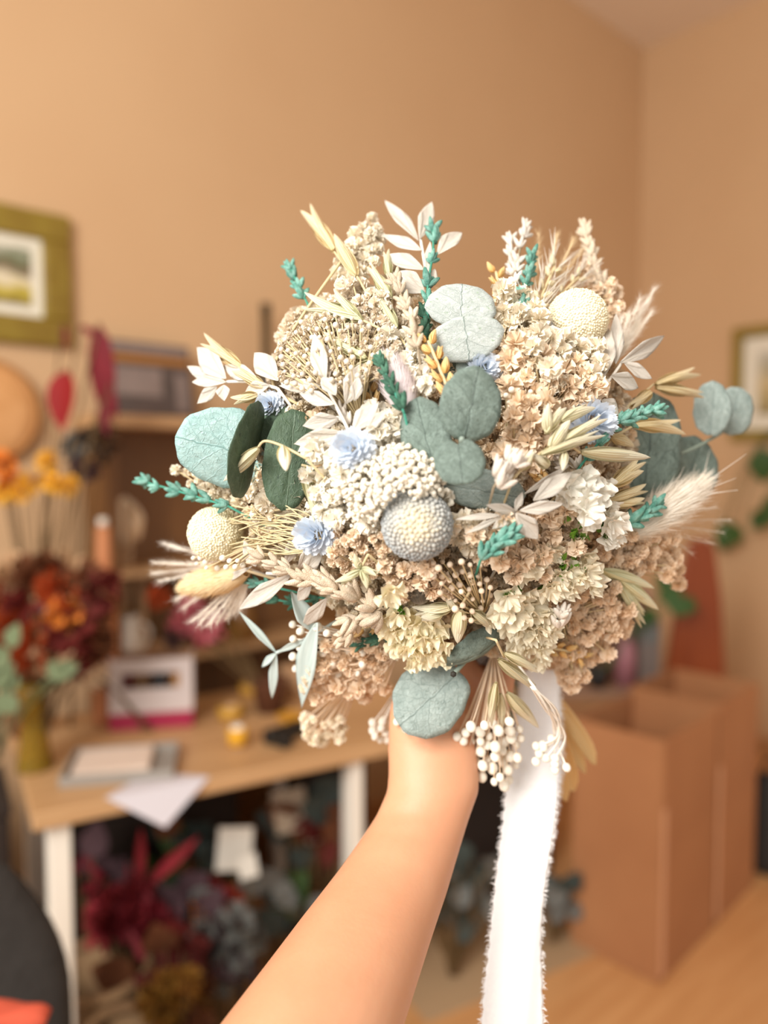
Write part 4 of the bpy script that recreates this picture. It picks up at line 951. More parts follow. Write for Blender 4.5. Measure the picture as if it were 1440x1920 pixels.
def outM(p, s, jitter=.4):
    o = (Vector(p) - CEN).normalized(); o = (o + CAMV * .35 + Vector((random.uniform(-1, 1), random.uniform(-1, 1), random.uniform(-1, 1))) * jitter).normalized()
    x = o.orthogonal().normalized(); x.rotate(Matrix.Rotation(random.uniform(0, 6.28), 3, o)); y = o.cross(x)
    M = Matrix((x, y, o)).transposed().to_4x4(); M.translation = p; return M @ scl(s)
def stuff(name, label, mb, m):
    o = link(name, mb.mesh(name, m), Matrix(), None); o.parent = bq_root; o.matrix_basis = WM[bq_root.name].inverted(); tag(o, label, kind='stuff'); return o
MASS = [(520, 650), (560, 580), (620, 560), (720, 540), (740, 490), (800, 560), (930, 570), (1000, 560), (1030, 640), (1130, 640), (1170, 720), (1180, 830), (1170, 900), (1180, 1000), (1190, 1090), (1150, 1130), (1080, 1190), (1010, 1240), (930, 1230), (850, 1200), (740, 1230), (690, 1190), (640, 1150), (560, 1080), (470, 1050), (400, 960), (430, 900), (470, 780), (510, 730)]
# deep filler: everything between the named sprigs, in tones of the photo, as geometry only
mb_c = MB(); mb_p = MB(); mb_b = MB()
for layer, (lift, dist, sz) in enumerate(((.014, 21, 16), (.030, 20, 17), (.048, 24, 20))):
    for (x, y) in scatter(MASS, dist, 50 + layer):
        p = D(x, y, lift + random.uniform(-.006, .006)); s = sz * px(x, y, lift) * random.uniform(.7, 1.15)
        v, f, uv = FLV[random.randint(0, 3)]
        tgt = mb_c if (x < 800 and random.random() < .65) else (mb_p if random.random() < .6 else mb_b)
        if y < 760 and x < 760: tgt = mb_b if random.random() < .8 else mb_c
        tgt.add(v, f, uv, outM(p, s))
cream_s = mat('cream_filler', '#f6e9d0', '#fcf3e0', scale=110, rough=.85, transl=.2); peach_s = mat('peach_filler', '#f2dcbe', '#f8e6cc', scale=110, rough=.85, transl=.2); beige_s = mat('beige_filler', '#eadbc4', '#f3e7d4', scale=110, rough=.85, transl=.15)
stuff('filler_florets', 'cream filler florets deep in the bouquet', mb_c, cream_s); stuff('filler_florets', 'peach filler florets deep in the bouquet', mb_p, peach_s); stuff('filler_florets', 'beige filler florets deep in the bouquet', mb_b, beige_s)

# baby's breath sprigs: florets near the surface are parts of their sprig, with real branching stems
def breath(label, pg, dist, seed, m, size, lift, sm, base=None, maxn=40, var=.008, name='babys_breath_sprig', bead=False, hub_dl=.03):
    pts = scatter(pg, dist * (.8 if bead else 1), seed, 3000, int(maxn * (1.35 if bead else 1)))
    if not pts: return
    cx = sum(p[0] for p in pts) / len(pts); cy = sum(p[1] for p in pts) / len(pts)
    bx_, by_ = base or (cx + (868 - cx) * .25, cy + (1190 - cy) * .25)
    hub = D(bx_, by_, lift + hub_dl); A_ = -np.array(hub); mb = MB(); ps = []
    for (x, y) in pts:
        p = D(x, y, lift + random.uniform(-var, var)); ps.append((p, x, y))
        mid = (hub + p) / 2 + (p - CEN).normalized() * .004
        mb.add(*tube(bez(p, mid, hub, 5), .00055, 4, False))
    mb.add(*tube(bez(hub, hub + (BIND - hub) * .5 - CAMV * .01, BIND, 5), .0011, 5))
    mb.v = [v + A_ for v in mb.v]
    e = link(name, mb.mesh(name, sm), Matrix.Translation(hub), bq_root); e['label'] = label
    for i, (p, x, y) in enumerate(ps):
        s = (size * .78 if bead else size * 1.28) * px(x, y, lift) * random.uniform(.75, 1.2)
        if bead:
            k = ('bead', m.name)
            if k not in FL: FL[k] = bead_mb().mesh('bud', m)
            link('seed_head' if name == 'seed_spray' else 'white_bud', FL[k], outM(p, s * .8), e)
        else: link('floret', floret_me(m, i % 4), outM(p, s), e)
    return e
def reg(x0, y0, x1, y1): return [(x0, y0), (x1, y0), (x1, y1), (x0, y1)]
breath("peach baby's breath right of the frosted leaves", [(950, 640), (1060, 640), (1120, 700), (1100, 790), (1010, 800), (950, 740)], 27, 1, peach, 19, -.012, stem_tan, maxn=24)
breath("cream baby's breath below the cream ball flower", [(1000, 620), (1130, 650), (1120, 720), (1040, 730), (990, 680)], 26, 2, cream, 18, -.020, stem_tan, maxn=14)
breath("peach baby's breath right of the centre leaves", [(945, 760), (1010, 750), (1030, 830), (990, 880), (940, 850)], 27, 3, peach, 20, -.010, stem_tan, maxn=12)
breath("cream baby's breath left of the white cluster", [(570, 830), (640, 830), (650, 900), (640, 980), (590, 960), (570, 900)], 26, 4, ivory, 17, -.014, stem_tan, maxn=14)
breath("ivory baby's breath above the white cluster", [(690, 770), (750, 775), (760, 830), (710, 840)], 24, 5, ivory, 18, -.008, stem_tan, maxn=7)
breath("peach baby's breath below the white leaves at right", [(880, 970), (1000, 960), (1060, 950), (1090, 1020), (1040, 1080), (960, 1080), (900, 1050)], 27, 6, peach, 18, -.018, stem_tan, maxn=26)
breath("cream baby's breath right of the silver ball", [(840, 980), (920, 960), (940, 1000), (870, 1040)], 24, 7, cream, 16, -.012, stem_tan, maxn=9)
breath("cream baby's breath between the left ball and dark leaf", [(470, 920), (540, 880), (600, 960), (560, 1000), (490, 980)], 24, 8, cream, 15, .0, stem_tan, maxn=14)
breath("cream baby's breath peeping out above the left lavender", [(325, 878), (390, 880), (430, 930), (390, 940)], 16, 9, cream, 9, .006, stem_tan, maxn=12)
breath("beige seed spray on the hidden ball flower at upper left", [(525, 640), (580, 590), (660, 590), (720, 620), (690, 700), (600, 740), (530, 720)], 16, 10, beige, 8, -.016, stem_tan, maxn=60, bead=True, name='seed_spray')
breath("cream plume of tiny florets at the top left", [(700, 402), (715, 430), (700, 500), (640, 540), (625, 510), (665, 440)], 15, 11, cream, 11, .008, stem_tan, maxn=30, name='astilbe_plume', base=(650, 560))
breath("cream plume of tiny florets left of the oats", [(610, 560), (660, 520), (720, 560), (730, 610), (640, 620), (590, 600)], 16, 12, beige, 11, .0, stem_tan, maxn=26, name='astilbe_plume')
breath("tan plume behind the cream ball flower", [(1090, 500), (1150, 530), (1175, 600), (1150, 590)], 15, 13, peach, 11, .02, stem_tan, maxn=14, name='astilbe_plume')
breath("cream florets between the frosted leaves and ball flower", [(930, 540), (1010, 560), (1010, 640), (950, 630)], 22, 14, cream, 15, -.002, stem_tan, maxn=14)
breath("cream florets left of the orange wheat", [(730, 620), (800, 650), (800, 740), (760, 740), (720, 680)], 21, 15, ivory, 14, -.004, stem_tan, maxn=16)
breath("tan seed spray below the silver ball", [(800, 1040), (900, 1060), (930, 1110), (880, 1170), (820, 1110)], 17, 16, peach, 10, -.024, stem_tan, maxn=44, bead=True, name='seed_spray', base=(905, 1150), var=.014)
breath("tan twiggy spray left of the silver ball", [(620, 1000), (720, 1000), (740, 1060), (700, 1090), (620, 1060)], 15, 17, peach, 9, -.016, stem_tan, maxn=32, name='seed_spray')
breath("cream seed spray above the tan bunny tail", [(350, 1040), (420, 1020), (460, 1060), (390, 1075)], 14, 18, ivory, 8, -.012, stem_tan, maxn=14, bead=True, name='seed_spray', base=(520, 1000))
breath("peach florets at lower centre", [(720, 1060), (800, 1060), (850, 1110), (760, 1120), (720, 1100)], 22, 19, peach, 14, -.016, stem_tan, maxn=14)
breath("pale seed spray above the pale lavender right of centre", [(945, 690), (1000, 680), (1000, 760), (950, 760)], 17, 20, beige, 9, -.008, stem_tan, maxn=14, bead=True, name='seed_spray')
# peach masses behind on the right and below
def mass(name, label, pg, dist, seed, m, size, lift, base, var=.010, sm=None, cut=0):
    pts = scatter(pg, dist, seed, 4000, 400); mb = MB(); st = MB(); hub = D(*base, lift + .02)
    for i, (x, y) in enumerate(pts):
        p = D(x, y, lift + random.uniform(-var, var)); s = size * px(x, y, lift) * random.uniform(.75, 1.25)
        v, f, uv = FLV[i % 4]; mb.add(v, f, uv, outM(p, s, .6)); st.add(*tube(bez(p, (p + hub) / 2 + (p - CEN).normalized() * .004, hub, 4), .0006, 4, False))
    A_ = -np.array(hub); st.add(*tube([hub, (hub + BIND) / 2, BIND], .0014, 5)); st.v = [q + A_ for q in st.v]
    e = link(name, st.mesh(name, sm or stem_tan), Matrix.Translation(hub), bq_root); e['label'] = label
    mb.v = [q + A_ for q in mb.v]
    o = link('florets', mb.mesh('florets', m), Matrix.Translation(hub), e); o['kind'] = 'stuff'; return e
pm = mat('peach_mass', '#f5dfc2', '#fdf0de', scale=110, rough=.85, transl=.5)
mass('peach_flower_cluster', 'deep peach flower cluster at the right edge below the bunny tail', [(1120, 1010), (1180, 985), (1262, 1010), (1270, 1050), (1285, 1098), (1262, 1098), (1240, 1062), (1190, 1065), (1130, 1060)], 15, 1, pm, 15, .006, (1120, 1050))
mass('peach_flower_cluster', 'peach flower cluster at the lower right edge', [(1080, 1110), (1150, 1090), (1190, 1130), (1175, 1180), (1145, 1200), (1150, 1232), (1110, 1225), (1095, 1275), (1060, 1290), (1040, 1250), (1060, 1190)], 15, 2, pm, 15, .000, (1050, 1150))
mass('peach_flower_cluster', 'peach flower cluster at the lower left beneath the bouquet', [(600, 1215), (650, 1180), (715, 1215), (725, 1290), (680, 1310), (640, 1300), (590, 1310), (572, 1290)], 16, 3, pm, 14, .000, (745, 1225), sm=pm)
mass('white_bud_spray', 'cream bud spray hanging lowest at left of the wrist', [(572, 1345), (640, 1345), (642, 1385), (575, 1392)], 15, 4, cream_s, 11, .02, (680, 1255), sm=pm)
breath("white bud spray at lower left over the peach cluster", [(545, 1160), (600, 1160), (680, 1210), (680, 1275), (600, 1260), (550, 1265)], 24, 21, ivory, 12, .004, stem_wh, maxn=20, base=(735, 1200), bead=True, name='white_bud_spray')
breath("white bud spray at left of the wrist", [(692, 1350), (725, 1350), (728, 1390), (700, 1388)], 14, 22, ivory, 12, .012, stem_wh, maxn=7, base=(750, 1280), bead=True, name='white_bud_spray')
breath("small white buds in front of the wrist", [(742, 1350), (840, 1372), (830, 1384), (742, 1386)], 20, 23, ivory, 12, -.036, stem_wh, maxn=5, base=(800, 1285), bead=True, name='white_bud_spray')
breath("white bud spray hanging in front of the wrist right of the round leaf", [(862, 1365), (975, 1350), (978, 1400), (955, 1475), (925, 1478), (900, 1455), (840, 1455), (838, 1430)], 17, 24, ivory, 14, -.050, pm, maxn=52, base=(925, 1215), bead=True, name='white_bud_spray', var=.014, hub_dl=.075)
# looping twig at bottom right
e = sprig('twig_spray', 'bleached looping twig spray at the bottom right of the bouquet', [D(1003, 1290, -.064), D(960, 1230, .0)], stem_wh, .0009)
tw = MB(); ends = []
for k in range(11):
    x1 = 1002 + (k % 6) * 11 + random.uniform(-6, 6); y1 = 1380 + random.uniform(0, 66)
    pts = [D(998 + random.uniform(-4, 4), 1288, -.064), D(1020 + 8 * random.random() + (k % 4) * 7, 1330, -.064 + random.uniform(-.01, .01)), D(1040 + (k % 5) * 5, 1380, -.064 + random.uniform(-.01, .01)), D(x1, y1, -.064)]
    tw.add(*tube(poly(pts, 5), .00065, 5)); ends.append(pts[-1])
for p in ends: link('bud', FL[('bead', 'ivory_petal')], outM(p, .0030), e)
A_ = -np.array(WM[e.name].translation); tw.v = [q + A_ for q in tw.v]; link('twig', tw.mesh('twig', stem_wh), WM[e.name], e)
# fine tan twigs at left
e = sprig('twig_spray', 'fine bent tan twigs between the left ball flower and blue flower', [D(600, 1010, -.01), D(640, 1040, .01)], stem_tan, .0009)
tw = MB()
for k in range(30):
    y0 = 960 + random.uniform(0, 90); pts = [D(430 + random.uniform(0, 60), y0 + random.uniform(-30, 20), -.002 + random.uniform(-.01, .008)), D(500 + random.uniform(-10, 20), y0 - 4 + random.uniform(-14, 14), -.008), D(560, y0 + random.uniform(-12, 12), -.008), D(620, 1010 + random.uniform(-15, 15), .0)]
    tw.add(*tube(poly(pts, 5), .00045, 5))
A_ = -np.array(WM[e.name].translation); tw.v = [q + A_ for q in tw.v]; link('twig', tw.mesh('twig', stem_tan), WM[e.name], e)
mass('seed_flower_cluster', 'round mass of tiny beige seed florets at the upper left', [(520, 660), (540, 620), (590, 592), (650, 585), (720, 600), (755, 640), (740, 690), (680, 730), (600, 735), (545, 730), (520, 700)], 9, 9, beige_s, 8, -.004, (660, 740))
# long bowed stem at upper left
sprig('bowed_stem', 'long bowed straw stem arching at the upper left', [D(640, 490, .0), D(600, 545, .0), D(555, 610, .0), D(525, 660, .0), D(512, 700, .002), D(522, 735, .01), D(600, 780, .02)], stem_tan, .0011)

# ---------------------------------------------------------------- white knobby cluster
knobs = MB(); 
def knob(seed, m):
    r = np.random.default_rng(seed); mb = MB(); v = np.array(ico(2)[0]); f = ico(2)[1]
    for k in range(7):
        d = np.array([r.normal(0, .33), r.normal(0, .33), .45 + .16 * k + r.uniform(-.1, .1)]); q = v * r.uniform(.26, .42) * (1 + .12 * np.sin(9 * v[:, :1] + 7 * v[:, 1:2]))
        mb.add(q + d, f)
    mb.add(*tube([(0, 0, -.8), (0, 0, .4)], .18, 6)); return mb.mesh('floret', m)
kn_m = mat('white_knob', '#fdf4e0', '#fffbf0', scale=2, rough=.85, transl=.2, rnd=.04)
KN = [knob(k, kn_m) for k in range(4)]
e = sprig('white_flower_cluster', 'creamy white knobby flower cluster behind the silver ball', [D(735, 900, .0), D(750, 960, .03)], stem_tan, .002)
pg = [(640, 900), (665, 868), (700, 850), (730, 845), (765, 840), (800, 865), (835, 885), (838, 940), (800, 930), (740, 920), (715, 960), (690, 985), (655, 960), (630, 940)]
breath('ivory florets under the white knobby cluster', pg, 19, 61, ivory, 15, -.012, stem_tan, maxn=30)
for i, (x, y) in enumerate(scatter(pg, 11, 77, 9000, 298)):
    q = ((x - 735) / 105) ** 2 + ((y - 915) / 80) ** 2
    p = D(x, y, -.034 + .026 * min(q, 1.6)); o = (p - D(742, 920, .02)).normalized()
    M = frame(p, o, UP); M = M @ Matrix.Rotation(-pi / 2, 4, 'X') @ Matrix.Rotation(random.uniform(0, 6), 4, 'Z'); link('knob', KN[i % 4], M @ scl(12 * px(x, y) * random.uniform(.8, 1.15)), e)

# ---------------------------------------------------------------- statice
def statice_mesh(seed, m):
    r = np.random.default_rng(seed); mb = MB()
    for lay, (sc, z0) in enumerate(((1, 0), (.62, .12))):
        k1, k2 = r.uniform(0, 6, 2)
        def fn(a, b):
            th = a * 2 * pi; b = .08 + .92 * b; rim = 1 + .12 * math.sin(5 * th + k1) + .03 * math.sin(13 * th + k2) + .018 * math.sin(23 * th)
            rr = sc * b ** 1.0 * rim; z = z0 - .62 * (1 - b ** .7) + b * b * (.20 * math.sin(5 * th + k2) + .15 * math.sin(8 * th + k1) + .05 * math.sin(17 * th))
            return (rr * math.cos(th), rr * math.sin(th), z)
        mb.add(*grid(60, 5, fn))
    return mb.mesh('flower', m)
stat_w = mat('white_statice', '#f0ece0', '#f6f3ea', scale=2, rough=.8, transl=.25, rnd=.03); stat_c = mat('cream_statice', '#efe5ca', '#f6efdc', scale=2, rough=.8, transl=.25, rnd=.05); stat_y = mat('yellow_statice', '#f6ecc8', '#faf3da', scale=2, rough=.8, transl=.25, rnd=.05)
calyx = mat('green_calyx', '#3f6a18', '#6b9428', scale=3, rough=.6, rnd=.2)
SC = {}
def statice(label, items, m, lift, green=()):
    cx = sum(i[0] for i in items) / len(items); cy = sum(i[1] for i in items) / len(items)
    e = sprig('statice_sprig', label, [D(cx, cy, lift + .02), D(cx + (868 - cx) * .3, cy + (1190 - cy) * .3, lift + .03)], calyx, .0014)
    for i, it in enumerate(items):
        k = (m.name, i % 4)
        if k not in SC: SC[k] = statice_mesh(i % 4, m)
        x, y, r = it[:3]; p = D(x, y, lift + (it[3] if len(it) > 3 else random.uniform(-.006, .005))); M = outM(p, 1.22 * r * px(x, y, lift), .5); link('flower', SC[k], M, e)
    for (x, y) in green:
        lleaf(e, (x, y), (x + random.uniform(-14, 14), y + random.uniform(-16, 12)), 6, lift + .006, lift - .004, calyx, random.randint(0, 4), roll=random.uniform(-60, 60), bend=.1, name='calyx')
gr = [(1085 + random.uniform(-28, 50), 985 + random.uniform(-22, 30)) for _ in range(26)]
statice('white statice sprig with green calyces at right', [(1075, 915, 24), (1100, 905, 26), (1125, 925, 24), (1090, 935, 24), (1108, 952, 27, -.016), (1110, 975, 20, -.012), (1150, 965, 22), (1155, 985, 24, -.012), (1145, 1005, 22), (1160, 1010, 18), (1062, 930, 18), (1140, 918, 18)], stat_w, -.022, gr)
gr = [(1075 + random.uniform(-40, 20), 1065 + random.uniform(-18, 18)) for _ in range(12)]
statice('cream statice sprig at lower right', [(1098, 1055, 24), (1075, 1075, 22), (1110, 1075, 24), (1120, 1095, 22), (1085, 1100, 24), (1060, 1105, 20), (1035, 1110, 22), (1050, 1085, 18), (1020, 1045, 22), (1000, 1060, 22), (985, 1080, 20), (1040, 1040, 18)], stat_c, -.020, gr)
statice('cream statice sprig at the lower centre right', [(955, 1125, 24), (985, 1125, 24), (1010, 1140, 24), (940, 1150, 22), (970, 1155, 26), (1000, 1165, 26), (1030, 1165, 22), (955, 1180, 24), (985, 1190, 26), (1015, 1195, 24), (1000, 1220, 22), (970, 1210, 20), (1040, 1190, 18), (1010, 1245, 20), (925, 1165, 18), (1025, 1220, 18)], stat_c, -.020, [(960 + random.uniform(-20, 20), 1110 + random.uniform(-12, 12)) for _ in range(8)])
statice('yellowish statice sprig at the lower left of centre', [(735, 1118, 24, -.02), (745, 1160, 22), (770, 1165, 24), (795, 1175, 24), (820, 1185, 22), (730, 1190, 22), (760, 1195, 26), (790, 1205, 26), (820, 1212, 24), (770, 1225, 24), (800, 1235, 24), (835, 1235, 18), (745, 1215, 20), (780, 1245, 18), (718, 1170, 18)], stat_y, -.016, [(745 + random.uniform(-12, 12), 1142 + random.uniform(-8, 8)) for _ in range(6)])

# ---------------------------------------------------------------- blue strawflowers
def straw_mb(seed, n=80, wd=.21, ln=.72):
    r = np.random.default_rng(seed); mb = MB()
    for i, d in enumerate(fib(n, .62)):
        d = Vector(d + r.normal(0, .05, 3)).normalized(); o = (d + Vector((0, 0, .55))).normalized(); t1 = d.cross(Vector((0, 0, 1)));
        if t1.length < 1e-3: t1 = Vector((1, 0, 0))
        t1.normalize(); L_ = ln * r.uniform(.8, 1.1)
        def fn(a, b):
            u = a * 2 - 1; h = wd * (math.sin(pi * min(.999, b * .85 + .1)) ** .8)
            return d * (.35 + L_ * .75 * b) + o * (.12 * b * b) + t1 * u * h + d * (.05 * abs(u))
        mb.add(*grid(2, 4, fn))
    return mb
blue = mat('pale_blue_petal', '#d6e1ee', '#e8eef6', scale=2, rough=.75, transl=.25); blue_m = straw_mb(3).mesh('strawflower', blue)
def straw(label, x, y, r, lift, m, me, ax=(0, .15), sq=1):
    p = D(x, y, lift); r *= 1.3; M = frame(p, UP, (CAMV + RT * ax[0] + UP * ax[1]).normalized()) @ scl(r * px(x, y, lift) * .9, r * px(x, y, lift) * .9 * sq, r * px(x, y, lift) * .9)
    o = link('strawflower', me, M, bq_root); o['label'] = label
straw('pale blue strawflower above the white cluster', 663, 842, 40, -.022, blue, blue_m, (-.3, .6), .85)
straw('pale blue strawflower left of the silver ball', 598, 1003, 44, -.010, blue, blue_m, (-.7, .35), .75)
straw('pale blue strawflower behind the fanned oats at right', 1106, 790, 44, -.014, blue, blue_m, (.5, .3), .85)
straw('pale blue strawflower peeping below the frosted leaves', 905, 690, 34, .004, blue, blue_m, (.2, .6), .8)
straw('pale blue strawflower behind the white leaves at upper left', 508, 760, 26, .006, blue, blue_m, (-.5, .3), .9)
orange_m = mat('orange_wheat', '#e8b868', '#f2ca84', scale=3, rough=.7, transl=.25)
hair_c = mat('cream_hair', '#f2e9da', '#faf4ea', scale=60, rough=.9, transl=.3); hair_t = mat('tan_hair', '#efd6a8', '#f6e2bc', scale=60, rough=.9, transl=.3)
hair_l = mat('lilac_hair', '#f0e5e6', '#f8f0f0', scale=60, rough=.9, transl=.3); hair_g = mat('grey_hair', '#7d766a', '#8f887a', scale=60, rough=.9); hair_b = mat('bluegrey_hair', '#c2c4c8', '#d2d4d6', scale=60, rough=.9, transl=.3)
# wheat
def wheat(label, curve, n, size, m, lift, awn=0, sm=None):
    pts = [D(x, y, lift) for x, y in curve]; cp = poly(pts, 8); e = sprig('wheat_ear', label, pts, sm or stem_tan, .001); aw = MB(); A_ = np.array(WM[e.name].translation)
    for i in range(n):
        t = i / (n - 1); k = int(t * (len(cp) - 2)); q = cp[k]; d = (cp[k] - cp[k + 1]).normalized(); sd = d.cross(CAMV).normalized() * (1 if i % 2 else -1)
        kk = (m.name, 'wh')
        if kk not in OC: OC[kk] = oat_mesh(.35, 1, m)
        s = size * .45 / F; dd = (d + sd * .45 + CAMV * random.uniform(-.2, .5)).normalized()
        link('grain', OC[kk], frame(q + sd * s * .3, dd, CAMV) @ Matrix.Rotation(random.uniform(0, 3), 4, 'Y') @ scl(s * .62, s * 1.9, s * .62), e)
        for a in range(awn):
            d2 = (d + sd * random.uniform(0, .5) + CAMV * random.uniform(-.3, .3)).normalized(); p0 = q + dd * s * 1.3
            aw.add(*tube([p0, p0 + d2 * .014, p0 + d2 * random.uniform(.022, .036)], [.00035, .00025, .0001], 3, False))
    if awn:
        aw.v = [v - A_ for v in aw.v]; o = link('awn', aw.mesh('awn', hair_c), WM[e.name], e); o['kind'] = 'stuff'
    return e
oat_o = stripe_mat('wheat_orange', '#e9b460', '#f4cf8c', 6, tip='#f7d9a0'); oat_c = stripe_mat('wheat_cream', '#ead9b0', '#f4e8c8', 6, tip='#f4e8cc')
wheat('orange wheat ear left of the frosted leaves', [(803, 640), (818, 675), (832, 710), (845, 740)], 9, 17, oat_o, -.016)
wheat('cream bearded wheat ear at the top right', [(1040, 500), (1020, 545), (1002, 590), (995, 620)], 12, 15, oat_c, .008, 7)
wheat('second bearded wheat ear pointing at the cream ball flower', [(1085, 520), (1050, 555), (1020, 600)], 9, 13, oat_c, .016, 6)
wheat('orange wheat ear tucked under the cream statice', [(1090, 1232), (1060, 1220), (1030, 1215)], 8, 15, oat_o, -.004)
wheat('small orange wheat ear left of the pale lilac tail', [(690, 700), (695, 740), (700, 770)], 7, 15, oat_o, .004)
wheat('orange grass ear below the white leaves at right', [(1010, 890), (1025, 905), (1045, 925)], 7, 12, oat_o, -.008)
wheat('orange wheat tip behind the brown lavender', [(655, 1180), (690, 1175), (720, 1165)], 6, 14, oat_o, .006)
wheat('straw wheat ear at the top centre', [(930, 510), (937, 545), (945, 580)], 6, 15, oat_o, .014)

# ---------------------------------------------------------------- bunny tails and plumes
def tail(label, base, tip, hw, lift, m, n=1300, hair=.9, core=.55, awn=0, seed=0, name='bunny_tail'):
    r = np.random.default_rng(seed); p = D(*base, lift); q = D(*tip, lift); ln = (q - p).length; s = hw * px(*base, lift); mb = MB()
    prof = [(max(.02, math.sin(pi * (.06 + .9 * t)) ** .7 * (1 - .35 * t)) * s * core, t * ln * .9) for t in [i / 10 for i in range(11)]]
    v, f = lathe(prof, 14); mb.add(v, f)
    v = []; f = []
    for i in range(n):
        t = r.uniform(0, 1) ** 1.1; a = r.uniform(0, 2 * pi); rad = max(.02, math.sin(pi * (.06 + .9 * t)) ** .7 * (1 - .35 * t)) * s * core
        o = np.array([math.cos(a), math.sin(a), 0]); tg = np.array([-math.sin(a), math.cos(a), 0]); L_ = s * hair * r.uniform(.5, 1.1); al = r.uniform(.9, 1.8)
        b0 = o * rad * .95 + np.array([0, 0, t * ln * .9]); d = o * (.55 + .2 * r.normal()) + np.array([0, 0, al]) + tg * r.normal(0, .2); d /= np.linalg.norm(d); wq = tg * s * .014
        m1 = b0 + d * L_ * .55; m2 = b0 + d * L_ + np.array([0, 0, L_ * .25]); k = len(v); v += [b0 - wq, b0 + wq, m1 + wq * .7, m1 - wq * .7, m2]; f += [(k, k + 1, k + 2, k + 3), (k + 3, k + 2, k + 4)]
    mb.add(np.array(v), f)
    for i in range(awn):
        a = r.uniform(0, 2 * pi); t = r.uniform(.2, .95); d = Vector((math.cos(a) * .5, math.sin(a) * .5, 1)).normalized(); b0 = Vector((0, 0, t * ln)); mb.add(*tube([b0, b0 + d * s * 1.6, b0 + d * s * 2.3], [.0003, .0002, .0001], 3, False))
    M = frame(p, UP, CAMV); z = (q - p).normalized(); x = z.orthogonal().normalized(); y = z.cross(x); M = Matrix((x, y, z)).transposed().to_4x4(); M.translation = p
    mb.add(*tube([Vector((0, 0, 0)), M.inverted() @ ((p + BIND) / 2), M.inverted() @ BIND], .0009, 5))
    o = link(name, mb.mesh(name, m), M, bq_root); o['label'] = label; return o
tail('large cream bunny tail grass reaching out at right', (1180, 1002), (1330, 900), 52, .002, hair_c, 2600, .8, .72, 14, 1)
tail('yellowish tan bunny tail grass at the lower left', (462, 1070), (332, 1106), 42, .004, hair_t, 2200, .45, .85, 0, 2)
tail('pale lilac bunny tail above the centre leaves', (765, 775), (728, 665), 46, -.006, hair_l, 2200, .6, .75, 0, 3)
tail('dark grey bunny tail sunk in the lower centre', (790, 1128), (782, 1092), 32, -.012, hair_g, 1500, .7, .75, 0, 4)
tail('blue grey bunny tail beside the cream ball flower', (1030, 650), (1014, 585), 26, .0, hair_b, 1200, .6, .7, 0, 5)
def plume(label, base, tips, lift, m, seed, r0=.00024, hairs=260):
    r = np.random.default_rng(seed); p = D(*base, lift); mb = MB(); A_ = -np.array(p)
    for (x, y) in tips:
        q = D(x, y, lift + r.uniform(-.012, .012)); pts = poly([p, (p + q) / 2 + Vector(r.normal(0, .002, 3)), q], 6); mb.add(*tube(pts, r0, 4, False)); v = []; f = []
        d = (q - p).normalized(); sd = np.array(d.cross(CAMV).normalized()); dn = np.array(d)
        for i in range(hairs):
            t = r.uniform(.2, 1.0); b0 = np.array(p + (q - p) * t); dd = dn + sd * r.normal(0, .35) + np.array(CAMV) * r.normal(0, .3); dd /= np.linalg.norm(dd); L_ = r.uniform(.006, .012); k = len(v)
            v += [b0 - sd * .0001, b0 + sd * .0001, b0 + dd * L_]; f.append((k, k + 1, k + 2))
        mb.add(np.array(v), f)
    mb.add(*tube([p, (p + BIND) / 2, BIND], .0009, 5)); mb.v = [v + A_ for v in mb.v]
    o = link('feather_grass', mb.mesh('feather_grass', m), Matrix.Translation(p), bq_root); o['label'] = label
plume('pale feather grass plume right of the cream ball flower', (1150, 690), [(1228, 540), (1215, 560), (1200, 560), (1222, 585), (1180, 590), (1195, 610), (1205, 575), (1165, 600), (1140, 620)], .02, hair_c, 1)
plume('pale feather grass plume pointing down at the lower left', (470, 1070), [(360, 1165), (375, 1168), (392, 1170), (408, 1165), (425, 1160), (438, 1150), (450, 1140)], .012, hair_c, 2)
plume('pale feather grass blurred at the far left', (440, 1060), [(290, 1055), (300, 1090), (310, 1020), (330, 1125), (285, 1075), (345, 1140)], .05, hair_c, 3)
plume('faint feather grass at the right behind the bunny tail', (1230, 985), [(1345, 950), (1370, 975), (1360, 1000), (1340, 1020), (1300, 1040)], .03, hair_c, 4, .0003, 40)
plume('fine feather grass behind the top wheat', (1000, 600), [(1010, 440), (1045, 440), (1075, 450), (1090, 470), (1060, 500)], .02, hair_t, 5)
plume('fine feather grass under the cream ball flower', (1120, 690), [(1115, 620), (1130, 600), (1105, 640)], .0, hair_c, 6)

# ---------------------------------------------------------------- stems below the fist, binding, ribbon
STEMDIR = (P(1070, 1490, .655) - BIND).normalized()
strawb = stripe_mat('straw_blade', '#e0bd82', '#f0d6a4', 4, tip='#e8c890', transl=.35)
for i, (x, y, hw) in enumerate(((1108, 1432, 17), (1098, 1450, 12), (1080, 1490, 20), (1062, 1508, 16), (1045, 1500, 14), (1030, 1490, 14))):
    p = P(985 + 6 * i, 1255 + 8 * i, .63); q = P(x, y, .655 - .006 * i)
    M = frame(p, q - p, CAMV) @ Matrix.Rotation(math.radians(-30 + 15 * i), 4, 'Y') @ scl(hw * .65 / F, (q - p).length, hw * .65 / F)
    def fn(a, b, i=i): u = a * 2 - 1; h = .55 + .5 * math.sin(pi * min(1, b * .9)) ; h *= 1 if b < .9 else max(.15, (1 - b) / .1); return (u * h, b, .6 * u * u * h + .8 * math.sin(2.2 * b + i))
    o = link('dried_blade', MB().add(*grid(6, 12, fn)).mesh('dried_blade', strawb), M, bq_root); o['label'] = 'straw coloured dried blade below the bouquet, right of the ribbon'
sd1 = STEMDIR.orthogonal().normalized(); sd2 = STEMDIR.cross(sd1); stem_objs = 0
me_s = None
